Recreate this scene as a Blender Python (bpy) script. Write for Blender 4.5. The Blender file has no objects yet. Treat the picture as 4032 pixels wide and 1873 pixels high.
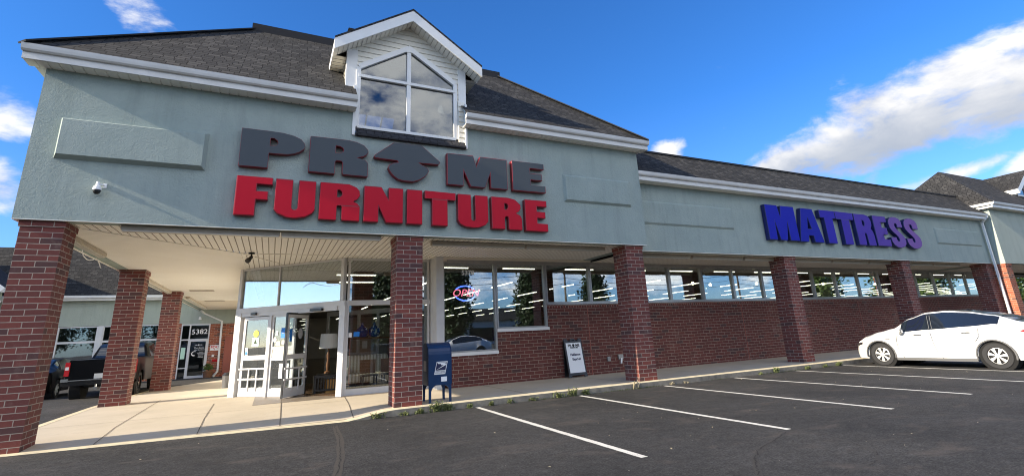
import bpy, bmesh, math, random
from mathutils import Vector, Matrix
from mathutils.geometry import tessellate_polygon
R_ = math.radians
rnd = random.Random(7)
sc = bpy.context.scene
COL = sc.collection

# ------------------------------------------------------------------ camera
cam_d = bpy.data.cameras.new('camera')
cam = bpy.data.objects.new('camera', cam_d); COL.objects.link(cam); sc.camera = cam
def _axes(yaw, pitch, roll):
    y, p, r = R_(yaw), R_(pitch), R_(roll)
    F = Vector((math.sin(y)*math.cos(p), math.cos(y)*math.cos(p), math.sin(p)))
    Rr = Vector((math.cos(y), -math.sin(y), 0)); U = Rr.cross(F)
    c, s = math.cos(r), math.sin(r)
    return c*Rr+s*U, -s*Rr+c*U, F
cR, cU, cF = _axes(26.0927, 15.6088, -2.7604)
cam.matrix_world = Matrix(((cR.x, cU.x, -cF.x, 0), (cR.y, cU.y, -cF.y, 0), (cR.z, cU.z, -cF.z, 1.52), (0, 0, 0, 1)))
cam_d.sensor_width = 36; cam_d.lens = 36*1920.83/4032
cam_d.shift_y = -(936.5-777.0)/4032
cam_d.clip_start = 0.05; cam_d.clip_end = 3000

# ------------------------------------------------------------------ exposure, sky, sun
sc.view_settings.view_transform = 'Standard'; sc.view_settings.look = 'None'
sc.cycles.filter_width = 1.05
sc.view_settings.exposure = 1.38; sc.view_settings.gamma = 1
SUN_EL, SUN_A = 23.6, 2.0
world = bpy.data.worlds.new('World'); sc.world = world; world.use_nodes = True
nt = world.node_tree; nt.nodes.clear()
def N(t, nt, **kw):
    n = nt.nodes.new(t)
    for k, v in kw.items(): setattr(n, k, v)
    return n
def math_(nt, op, a, b=None, c=None, clamp=False):
    n = N('ShaderNodeMath', nt, operation=op, use_clamp=clamp)
    for i, v in enumerate((a, b, c)):
        if v is None: continue
        if isinstance(v, (int, float)): n.inputs[i].default_value = v
        else: nt.links.new(v, n.inputs[i])
    return n.outputs[0]
def vmath(nt, op, a, b=None):
    n = N('ShaderNodeVectorMath', nt, operation=op)
    for i, v in enumerate((a, b)):
        if v is None: continue
        if isinstance(v, (tuple, list, Vector)): n.inputs[i].default_value = tuple(v)
        else: nt.links.new(v, n.inputs[i])
    return n.outputs['Value'] if op in ('DOT_PRODUCT', 'LENGTH') else n.outputs[0]
def maprange(nt, v, a, b, c, d, smooth=False):
    n = N('ShaderNodeMapRange', nt); n.clamp = True
    if smooth: n.interpolation_type = 'SMOOTHSTEP'
    nt.links.new(v, n.inputs[0])
    for i, x in enumerate((a, b, c, d)): n.inputs[i+1].default_value = x
    return n.outputs[0]
def mixc(nt, f, a, b, bt='MIX'):
    n = N('ShaderNodeMix', nt, data_type='RGBA', blend_type=bt)
    for s, v in ((n.inputs[0], f), (n.inputs[6], a), (n.inputs[7], b)):
        if isinstance(v, (int, float)): s.default_value = v
        elif isinstance(v, (tuple, list)): s.default_value = tuple(v)+((1,) if len(v) == 3 else ())
        else: nt.links.new(v, s)
    return n.outputs[2]
sky = N('ShaderNodeTexSky', nt, sky_type='NISHITA', sun_disc=False)
sky.sun_elevation = R_(SUN_EL); sky.sun_rotation = R_(270-SUN_A)
sky.air_density = 1.0; sky.dust_density = 0.6; sky.ozone_density = 3.0
geo = N('ShaderNodeTexCoord', nt).outputs['Generated']
up0 = vmath(nt, 'DOT_PRODUCT', geo, (0, 0, 1))
tint = mixc(nt, maprange(nt, up0, 0.0, 0.42, 0, 1), (0.47, 0.62, 0.90), (0.215, 0.53, 0.90))
skyc = mixc(nt, 1.0, sky.outputs[0], tint, 'MULTIPLY')
def fbm(nt, vec, scale, detail, rough=0.55, dist=0.0):
    n = N('ShaderNodeTexNoise', nt); nt.links.new(vec, n.inputs['Vector'])
    n.inputs['Scale'].default_value = scale; n.inputs['Detail'].default_value = detail
    n.inputs['Roughness'].default_value = rough; n.inputs['Distortion'].default_value = dist
    return n.outputs['Fac']
def blob(center, ra, rb, ang, amp):
    """elongated patch of cloud round a direction; returns 0..amp"""
    c = Vector(center).normalized(); e = Vector((0, 0, 1)).cross(c).normalized()*-1; u = e.cross(c)*-1
    if u.z < 0: u = -u
    ca, sa = math.cos(R_(ang)), math.sin(R_(ang))
    A = (e*ca+u*sa)/ra; B = (-e*sa+u*ca)/rb
    d = math_(nt, 'MAXIMUM', vmath(nt, 'DOT_PRODUCT', geo, tuple(c)), 0.05)
    a = math_(nt, 'DIVIDE', vmath(nt, 'DOT_PRODUCT', geo, tuple(A)), d)
    b = math_(nt, 'DIVIDE', vmath(nt, 'DOT_PRODUCT', geo, tuple(B)), d)
    r2 = math_(nt, 'ADD', math_(nt, 'MULTIPLY', a, a), math_(nt, 'MULTIPLY', b, b))
    return math_(nt, 'MULTIPLY', maprange(nt, r2, 0, 1, 1, 0), amp)
BL = [((0.865, 0.40, 0.292), 0.30, 0.085, 10, 1.05), ((0.80, 0.53, 0.268), 0.16, 0.042, 22, 1.0), ((0.90, 0.27, 0.312), 0.24, 0.090, 9, 1.0),
      ((0.90, 0.385, 0.195), 0.14, 0.020, 8, .7), ((0.95, 0.24, 0.205), 0.10, 0.028, 20, 0.8),
      ((0.66, 0.665, 0.318), 0.055, 0.045, 40, 0.85), ((-0.22, 0.83, 0.505), 0.10, 0.050, -25, 0.36), ((-0.37, 0.87, 0.33), 0.085, 0.055, 10, 0.62),
      ((-0.38, 0.89, 0.235), 0.12, 0.055, 0, 0.72), ((0.875, 0.44, 0.215), 0.05, 0.018, 40, 0.6),
      ((0.2, -0.80, 0.60), 1.9, 0.62, 5, .85), ((0.9, -0.35, 0.30), 0.6, 0.2, 5, 0.8), ((-0.5, -0.8, 0.2), 0.8, 0.18, 0, 0.85), ((0.25, -0.95, 0.12), 1.2, 0.10, 0, 0.75)]
cov = None
for b_ in BL:
    o_ = blob(*b_); cov = o_ if cov is None else math_(nt, 'MAXIMUM', cov, o_)
stretch = N('ShaderNodeMapping', nt); nt.links.new(geo, stretch.inputs[0]); stretch.inputs['Scale'].default_value = (1, 1, 1.9)
cn = fbm(nt, stretch.outputs[0], 9.0, 9, 0.60, 0.25)
dens = math_(nt, 'ADD', math_(nt, 'MULTIPLY', cov, 1.50), math_(nt, 'MULTIPLY', math_(nt, 'SUBTRACT', cn, 0.5), 2.9))
alpha = maprange(nt, dens, 0.52, 1.40, 0, 1, True)
off = vmath(nt, 'ADD', stretch.outputs[0], (-0.03, -0.0, 0.05))
cn2 = fbm(nt, off, 9.0, 5, 0.5, 0.25)
up = vmath(nt, 'DOT_PRODUCT', geo, (0, 0, 1))
shade = maprange(nt, math_(nt, 'ADD', math_(nt, 'SUBTRACT', cn, cn2), math_(nt, 'MULTIPLY', math_(nt, 'SUBTRACT', fbm(nt, stretch.outputs[0], 3.5, 2), 0.5), 1.1)), -0.26, 0.16, 0, 1)
cloudc = mixc(nt, shade, (1.9, 2.1, 2.5), (4.1, 4.0, 3.85))
# unseen clouds behind the camera, thickened and brightened to add neutral fill light
greyb = math_(nt, 'MAXIMUM', blob((0.862, 0.42, 0.248), 0.26, 0.060, 10, .85), blob((0.915, 0.27, 0.262), 0.22, 0.055, 9, .75))
cloudc = mixc(nt, greyb, cloudc, (1.55, 1.75, 2.1))
bright = maprange(nt, vmath(nt, 'DOT_PRODUCT', geo, (0, -0.95, 0.3)), -0.1, 0.7, 1.0, 2.3)
cloudc = mixc(nt, 1.0, cloudc, N('ShaderNodeCombineColor', nt).outputs[0], 'MULTIPLY') if 0 else vmath(nt, 'SCALE', cloudc)
nt.links.new(bright, cloudc.node.inputs['Scale'])
full = mixc(nt, math_(nt, 'MULTIPLY', alpha, 0.97), skyc, cloudc)
bg = N('ShaderNodeBackground', nt); bg.inputs[1].default_value = 0.11
nt.links.new(full, bg.inputs[0])
nt.links.new(bg.outputs[0], N('ShaderNodeOutputWorld', nt).inputs[0])

sun_d = bpy.data.lights.new('sun', 'SUN'); sun_d.energy = 4.1; sun_d.angle = R_(0.5); sun_d.color = (1.0, 0.87, 0.68)
sun = bpy.data.objects.new('sun', sun_d); COL.objects.link(sun)
_e, _a = R_(SUN_EL), R_(SUN_A)
sdir = Vector((math.cos(_e)*math.cos(_a), math.cos(_e)*math.sin(_a), -math.sin(_e)))
sun.rotation_euler = sdir.to_track_quat('-Z', 'Y').to_euler(); sun.location = (-30, -5, 25)

# ------------------------------------------------------------------ materials
MATS = {}
def mat(name, base=(.5, .5, .5), rough=.6, metal=0, spec=.5, emis=None, estr=0):
    m = bpy.data.materials.new(name); m.use_nodes = True
    b = m.node_tree.nodes['Principled BSDF']
    b.inputs['Base Color'].default_value = (*base, 1); b.inputs['Roughness'].default_value = rough
    b.inputs['Metallic'].default_value = metal; b.inputs['Specular IOR Level'].default_value = spec
    if emis: b.inputs['Emission Color'].default_value = (*emis, 1); b.inputs['Emission Strength'].default_value = estr
    MATS[name] = m
    return m
def uvn(nt, kind='UV'): return N('ShaderNodeTexCoord', nt).outputs[kind]
def bump(m, height, strength=.3, dist=.02):
    nt = m.node_tree; n = N('ShaderNodeBump', nt); n.inputs['Strength'].default_value = strength; n.inputs['Distance'].default_value = dist
    nt.links.new(height, n.inputs['Height']); nt.links.new(n.outputs[0], nt.nodes['Principled BSDF'].inputs['Normal'])
def setc(m, c): m.node_tree.links.new(c, m.node_tree.nodes['Principled BSDF'].inputs['Base Color'])
def setr(m, c): m.node_tree.links.new(c, m.node_tree.nodes['Principled BSDF'].inputs['Roughness'])
def noisy(name, a, b, scale=6, rough=.7, bs=.0, bscale=60, bd=.01, a2=None, spec=.4, detail=6, metal=0):
    m = mat(name, a, rough, metal, spec); t = m.node_tree
    P = uvn(t, 'Object')
    f = maprange(t, fbm(t, P, scale, detail, .6), .3, .7, 0, 1)
    c = mixc(t, f, a, b)
    setc(m, c)
    if bs: bump(m, fbm(t, P, bscale, 5, .65), bs, bd)
    return m
# stucco with a trowelled, swirled relief
def stucco(name, c1, c2):
    m = mat(name, c1, .92, 0, .25); t = m.node_tree; P = uvn(t, 'Object')
    f = maprange(t, fbm(t, P, 1.3, 6, .65), .3, .72, 0, 1)
    sp = N('ShaderNodeSeparateXYZ', t); t.links.new(P, sp.inputs[0])
    streak = N('ShaderNodeMapping', t); t.links.new(P, streak.inputs[0]); streak.inputs['Scale'].default_value = (3.2, 3.2, .35)
    s = maprange(t, fbm(t, streak.outputs[0], 1.2, 6, .65), .50, .75, 0, .45)
    c = mixc(t, f, c1, c2); c = mixc(t, s, c, tuple(x*.72 for x in c1)); setc(m, c)
    h = math_(t, 'ADD', fbm(t, P, 14, 4, .6, 1.6), math_(t, 'MULTIPLY', fbm(t, P, 70, 3, .6), .35))
    bump(m, h, .55, .03); return m
stucco('stucco', (.285, .345, .32), (.345, .40, .37))
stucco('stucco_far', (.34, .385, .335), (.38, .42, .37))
def brick(name, c1, c2, mortar, bw=.3048, rh=.1016, ms=.0068, dark=.18):
    m = mat(name, c1, .85, 0, .3); t = m.node_tree; U = uvn(t, 'UV')
    bt = N('ShaderNodeTexBrick', t); t.links.new(U, bt.inputs['Vector'])
    bt.offset = .5; bt.offset_frequency = 2; bt.squash = 1
    bt.inputs['Scale'].default_value = 1; bt.inputs['Brick Width'].default_value = bw; bt.inputs['Row Height'].default_value = rh
    bt.inputs['Mortar Size'].default_value = ms; bt.inputs['Mortar Smooth'].default_value = .15; bt.inputs['Bias'].default_value = 0
    bt.inputs['Color1'].default_value = (0, 0, 0, 1); bt.inputs['Color2'].default_value = (1, 1, 1, 1); bt.inputs['Mortar'].default_value = (.5, .5, .5, 1)
    rv = N('ShaderNodeSeparateColor', t); t.links.new(bt.outputs['Color'], rv.inputs[0]); r = rv.outputs[0]
    col = mixc(t, r, c1, c2)
    dk = math_(t, 'GREATER_THAN', math_(t, 'FRACT', math_(t, 'MULTIPLY', r, 7.31)), 1-dark)
    col = mixc(t, math_(t, 'MULTIPLY', dk, .75), col, (.06, .045, .045))
    P = uvn(t, 'Object')
    n = fbm(t, P, 26, 5, .65); col = mixc(t, maprange(t, n, .3, .72, 0, .42), col, tuple(x*.55 for x in c1))
    n2 = fbm(t, P, 90, 3, .6); col = mixc(t, maprange(t, n2, .62, .75, 0, .35), col, (.40, .26, .22))
    col = mixc(t, maprange(t, fbm(t, P, 1.7, 6, .7), .56, .74, 0, .30), col, (.36, .27, .23)); col = mixc(t, maprange(t, fbm(t, P, 2.3, 6, .7, .5), .58, .72, 0, .45), col, (.05, .03, .028))
    mc = mixc(t, maprange(t, fbm(t, P, 9, 4), .35, .7, 0, 1), mortar, tuple(x*.7 for x in mortar))
    col = mixc(t, bt.outputs['Fac'], col, mc); setc(m, col)
    h = math_(t, 'ADD', math_(t, 'MULTIPLY', bt.outputs['Fac'], -1.0), math_(t, 'MULTIPLY', fbm(t, P, 60, 4, .6), .45))
    bump(m, h, .8, .008); return m
brick('brick_red', (.205, .058, .046), (.125, .042, .037), (.41, .34, .28))
brick('brick_wall_red', (.165, .050, .040), (.112, .038, .032), (.36, .28, .22), dark=.08)
brick('brick_orange', (.40, .12, .06), (.27, .075, .042), (.55, .42, .31))
brick('soldier', (.22, .062, .05), (.15, .045, .038), (.48, .38, .29), bw=.1016, rh=.26)
def shingles(name, c1, c2, c3):
    m = mat(name, c1, .95, 0, .2); t = m.node_tree; U = uvn(t, 'UV')
    bt = N('ShaderNodeTexBrick', t); t.links.new(U, bt.inputs['Vector']); bt.offset = .37; bt.offset_frequency = 3; bt.squash = .8; bt.squash_frequency = 2
    bt.inputs['Scale'].default_value = 1; bt.inputs['Brick Width'].default_value = .24; bt.inputs['Row Height'].default_value = .14
    bt.inputs['Mortar Size'].default_value = .009; bt.inputs['Mortar Smooth'].default_value = .2
    bt.inputs['Color1'].default_value = (0, 0, 0, 1); bt.inputs['Color2'].default_value = (1, 1, 1, 1); bt.inputs['Mortar'].default_value = (0, 0, 0, 1)
    rv = N('ShaderNodeSeparateColor', t); t.links.new(bt.outputs['Color'], rv.inputs[0]); r = rv.outputs[0]
    col = mixc(t, r, c1, c2)
    lt = math_(t, 'GREATER_THAN', math_(t, 'FRACT', math_(t, 'MULTIPLY', r, 5.17)), .8)
    col = mixc(t, math_(t, 'MULTIPLY', lt, .6), col, c3)
    P = uvn(t, 'Object'); col = mixc(t, maprange(t, fbm(t, P, 120, 3, .7), .35, .7, 0, .5), col, tuple(x*.5 for x in c1))
    col = mixc(t, maprange(t, fbm(t, P, .6, 4, .6), .35, .7, 0, .3), col, tuple(x*1.25 for x in c2))
    col = mixc(t, bt.outputs['Fac'], col, (.006, .0055, .005)); setc(m, col)
    sp = N('ShaderNodeSeparateXYZ', t); t.links.new(U, sp.inputs[0])
    ramp = math_(t, 'SUBTRACT', 1.0, math_(t, 'FRACT', math_(t, 'DIVIDE', sp.outputs[1], .14)))
    h = math_(t, 'ADD', math_(t, 'MULTIPLY', ramp, 1.0), math_(t, 'MULTIPLY', bt.outputs['Fac'], -.6))
    h = math_(t, 'ADD', h, math_(t, 'MULTIPLY', r, .25))
    bump(m, h, .8, .012); return m
shingles('shingle', (.024, .0235, .023), (.047, .0455, .043), (.088, .084, .078))
shingles('shingle_dark', (.035, .035, .040), (.05, .05, .055), (.075, .072, .075))
mat('roof_cap', (.02, .02, .022), .9)
# asphalt
m = mat('asphalt', (.04, .04, .042), .9, 0, .18); t = m.node_tree; P = uvn(t, 'Object')
base = mixc(t, maprange(t, fbm(t, P, .35, 5, .6), .3, .7, 0, 1), (.023, .0228, .0225), (.043, .042, .0408))
grain = maprange(t, fbm(t, P, 34, 4, .95), .36, .64, .30, 1.95)
mott = maprange(t, fbm(t, P, 7, 6, .8), .32, .68, .62, 1.45)
base = vmath(t, 'SCALE', base); t.links.new(math_(t, 'MULTIPLY', grain, mott), base.node.inputs['Scale'])
base = mixc(t, maprange(t, math_(t, 'ADD', math_(t, 'MULTIPLY', fbm(t, P, 150, 3, .8), .4), math_(t, 'MULTIPLY', fbm(t, P, 38, 4, .8), .6)), .52, .68, 0, .9), base, (.085, .079, .072))
mp = N('ShaderNodeMapping', t); t.links.new(P, mp.inputs[0]); mp.inputs['Scale'].default_value = (.9, 1.7, 1)
base = mixc(t, maprange(t, fbm(t, mp.outputs[0], 1.1, 7, .62, .6), .54, .74, 0, .55), base, (.105, .088, .076))
base = mixc(t, maprange(t, fbm(t, P, .8, 5, .65), .62, .76, 0, .6), base, (.018, .015, .014))
vor = N('ShaderNodeTexVoronoi', t); t.links.new(P, vor.inputs['Vector']); vor.inputs['Scale'].default_value = 9; vor.inputs['Randomness'].default_value = 1
spk = math_(t, 'LESS_THAN', vor.outputs['Distance'], .045)
vs = N('ShaderNodeSeparateColor', t); t.links.new(vor.outputs['Color'], vs.inputs[0])
spk = math_(t, 'MULTIPLY', spk, math_(t, 'GREATER_THAN', vs.outputs[0], .86))
base = mixc(t, math_(t, 'MULTIPLY', spk, .8), base, (.42, .39, .34)); setc(m, base)
setr(m, maprange(t, fbm(t, P, .5, 4), .3, .7, .82, .98))
bump(m, math_(t, 'ADD', fbm(t, P, 130, 3, .7), math_(t, 'MULTIPLY', fbm(t, P, 12, 3), .5)), .75, .006)
# concrete
m = mat('concrete', (.45, .37, .29), .85, 0, .3); t = m.node_tree; P = uvn(t, 'Object')
c = mixc(t, maprange(t, fbm(t, P, .7, 6, .62), .3, .7, 0, 1), (.45, .39, .295), (.53, .46, .355))
c = mixc(t, maprange(t, fbm(t, P, 2.6, 7, .7, .8), .55, .8, 0, .5), c, (.33, .265, .20))
c = mixc(t, maprange(t, fbm(t, P, 140, 2, .7), .5, .8, 0, .35), c, (.26, .22, .18)); setc(m, c)
bump(m, fbm(t, P, 80, 4, .65), .25, .005)
noisy('kerb_concrete', (.12, .115, .10), (.26, .235, .19), 5, .9, .5, 50, .01)
noisy('kerb_paint', (.72, .62, .40), (.52, .45, .31), 6, .8, .4, 60, .008)
m = mat('line_paint', (.72, .70, .62), .7); t = m.node_tree; P = uvn(t, 'Object')
c = mixc(t, maprange(t, fbm(t, P, 4, 6, .7), .35, .7, 0, .5), (.70, .68, .61), (.42, .40, .36))
c = mixc(t, maprange(t, fbm(t, P, 60, 4, .7), .54, .70, 0, .85), c, (.07, .07, .07)); setc(m, c)
noisy('crack', (.008, .008, .008), (.02, .018, .016), 30, .95)
noisy('crack_sealant', (.050, .043, .036), (.036, .032, .028), 12, .9, .3, 90, .004)
noisy('crack_faint', (.040, .036, .032), (.030, .028, .026), 8, .9, .3, 90, .004)
noisy('joint', (.10, .08, .06), (.16, .13, .10), 20, .95)
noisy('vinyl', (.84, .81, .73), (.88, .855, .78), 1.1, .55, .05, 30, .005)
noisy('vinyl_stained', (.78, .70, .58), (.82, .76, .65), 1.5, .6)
noisy('siding_cream', (.72, .69, .60), (.78, .75, .66), 2, .5)
noisy('trim_white', (.78, .78, .76), (.72, .72, .70), 3, .45)
noisy('gutter', (.70, .695, .67), (.60, .59, .56), 1.6, .4)
noisy('door_frame', (.62, .62, .62), (.56, .56, .57), 4, .4, spec=.5)
noisy('aluminium', (.42, .41, .39), (.34, .33, .32), 6, .35, metal=.6)
noisy('frame_dark', (.12, .12, .12), (.09, .09, .09), 6, .4, metal=.3)
noisy('fixture', (.42, .37, .30), (.34, .30, .24), 5, .5)
noisy('lens', (.62, .60, .52), (.5, .48, .42), 8, .35)
mat('sign_grey', (.072, .084, .094), .55, 0, .2); mat('sign_red', (.50, .002, .020), .45, 0, .18); mat('sign_red_edge', (.22, .003, .012), .35)
for i, c in enumerate([(.008, .014, .36), (.008, .014, .32), (.03, .02, .36), (.05, .028, .34), (.07, .035, .34), (.10, .05, .33), (.17, .085, .34), (.20, .095, .33)]): mat('sign_blue%d' % i, c, .6, 0, .12)  # later letters turn purple: pink lens glare put into their colour
mat('sign_blue_edge', (.006, .012, .10), .45)
noisy('black_metal', (.018, .018, .018), (.03, .03, .03), 8, .45); mat('black_plastic', (.015, .015, .016), .35)
mat('rubber', (.022, .022, .023), .8); noisy('mail_blue', (.003, .026, .085), (.004, .034, .105), 5, .38, .08, 40, .004)
mat('white_paint', (.82, .82, .80), .4); mat('paper_white', (.84, .86, .87), .6); mat('ink_navy', (.01, .015, .06), .5); mat('ink_black', (.012, .012, .014), .6)
mat('ink_red', (.55, .02, .03), .5); mat('ink_grey', (.42, .43, .45), .5); mat('ink_blue', (.01, .18, .62), .5); mat('ink_yellow', (.75, .68, .05), .5); mat('ink_mint', (.50, .75, .60), .5)
def carpaint(name, c, rough=.3):
    m = mat(name, c, rough, 0, .5); b = m.node_tree.nodes['Principled BSDF']; b.inputs['Coat Weight'].default_value = .8 if c[0] > .1 else 0; b.inputs['Specular IOR Level'].default_value = .5 if c[0] > .1 else .15; b.inputs['Coat Roughness'].default_value = .04; return m
carpaint('paint_white', (.68, .68, .66)); carpaint('paint_black', (.003, .0032, .004)); carpaint('paint_brown', (.008, .006, .005))
mat('car_glass', (.010, .014, .022), .04, 0, .9); mat('car_trim', (.10, .10, .10), .5); mat('wheel_silver', (.72, .72, .70), .3, .35); mat('wheel_dark', (.05, .05, .05), .4)
mat('lamp_red', (.45, .01, .015), .2, 0, .7); mat('chrome', (.75, .75, .75), .12, 1); mat('under_black', (.006, .006, .006), .9); mat('plate', (.55, .56, .55), .5)
def glass(name, tint, rbase, rmul):
    m = bpy.data.materials.new(name); m.use_nodes = True; t = m.node_tree; t.nodes.clear()
    tr = N('ShaderNodeBsdfTransparent', t); tr.inputs[0].default_value = (*tint, 1)
    gl = N('ShaderNodeBsdfGlossy', t); gl.inputs['Roughness'].default_value = 0.0; gl.inputs[0].default_value = (.93, .97, 1, 1)
    fr = N('ShaderNodeFresnel', t); t.links.new(maprange(t, N('ShaderNodeNewGeometry', t).outputs['Backfacing'], 0, 1, 1.5, 1/1.5), fr.inputs[0])
    nz = fbm(t, uvn(t, 'Object'), 1.1, 2); bp = N('ShaderNodeBump', t); bp.inputs['Strength'].default_value = .010; bp.inputs['Distance'].default_value = .05
    t.links.new(nz, bp.inputs['Height']); t.links.new(bp.outputs[0], gl.inputs['Normal'])
    f = math_(t, 'ADD', math_(t, 'MULTIPLY', fr.outputs[0], rmul), rbase, clamp=True)
    mx = N('ShaderNodeMixShader', t); t.links.new(f, mx.inputs[0]); t.links.new(tr.outputs[0], mx.inputs[1]); t.links.new(gl.outputs[0], mx.inputs[2])
    t.links.new(mx.outputs[0], N('ShaderNodeOutputMaterial', t).inputs[0]); MATS[name] = m
glass('glass', (.80, .84, .84), .18, 1.25)
glass('glass_dormer', (.38, .43, .47), .085, 1.1)
glass('glass_door', (.85, .88, .88), .08, 1.0)
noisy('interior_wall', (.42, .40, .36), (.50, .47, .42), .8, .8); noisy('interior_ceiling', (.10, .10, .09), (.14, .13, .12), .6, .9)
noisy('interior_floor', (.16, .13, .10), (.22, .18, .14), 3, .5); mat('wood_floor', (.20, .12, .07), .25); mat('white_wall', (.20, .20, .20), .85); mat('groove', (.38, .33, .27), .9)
mat('tube', (.9, .9, .8), .4, emis=(1, .93, .70), estr=2.8); mat('bulb', (1, .9, .6), .4, emis=(1, .84, .5), estr=7)
mat('neon_blue', (.1, .2, 1), .4, emis=(.06, .13, 1.0), estr=2.6); mat('neon_red', (1, .2, .3), .4, emis=(1.0, .22, .30), estr=.9)
mat('lamp_shade_cloth', (.75, .74, .70), .8); noisy('wood_brown', (.16, .08, .04), (.24, .12, .06), 6, .4); noisy('wood_orange', (.55, .28, .07), (.62, .34, .09), 6, .4)
m = mat('stripe_fabric', (.7, .66, .55), .9); t = m.node_tree; w_ = N('ShaderNodeTexWave', t); t.links.new(uvn(t, 'UV'), w_.inputs[0]); w_.inputs['Scale'].default_value = 3.2
setc(m, mixc(t, w_.outputs['Fac'], (.78, .74, .62), (.42, .36, .26)))
mat('blue_glass', (.01, .07, .35), .1, 0, .8); mat('door_brown', (.30, .085, .055), .6); noisy('terracotta', (.13, .06, .03), (.19, .09, .05), 7, .7)
def leafm(name, a, b):
    m = mat(name, a, .55, 0, .4); t = m.node_tree; oi = N('ShaderNodeNewGeometry', t)
    setc(m, mixc(t, oi.outputs['Random Per Island'], a, b)); pb = t.nodes['Principled BSDF']
    pb.inputs['Subsurface Weight'].default_value = 0; return m
leafm('leaf', (.045, .085, .018), (.11, .16, .035)); leafm('leaf_dark', (.012, .03, .010), (.03, .055, .016)); leafm('leaf_weed', (.06, .085, .025), (.16, .175, .065)); leafm('leaf_dry', (.24, .20, .12), (.42, .37, .26))
noisy('bark', (.07, .05, .04), (.12, .09, .07), 12, .95)

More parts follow.
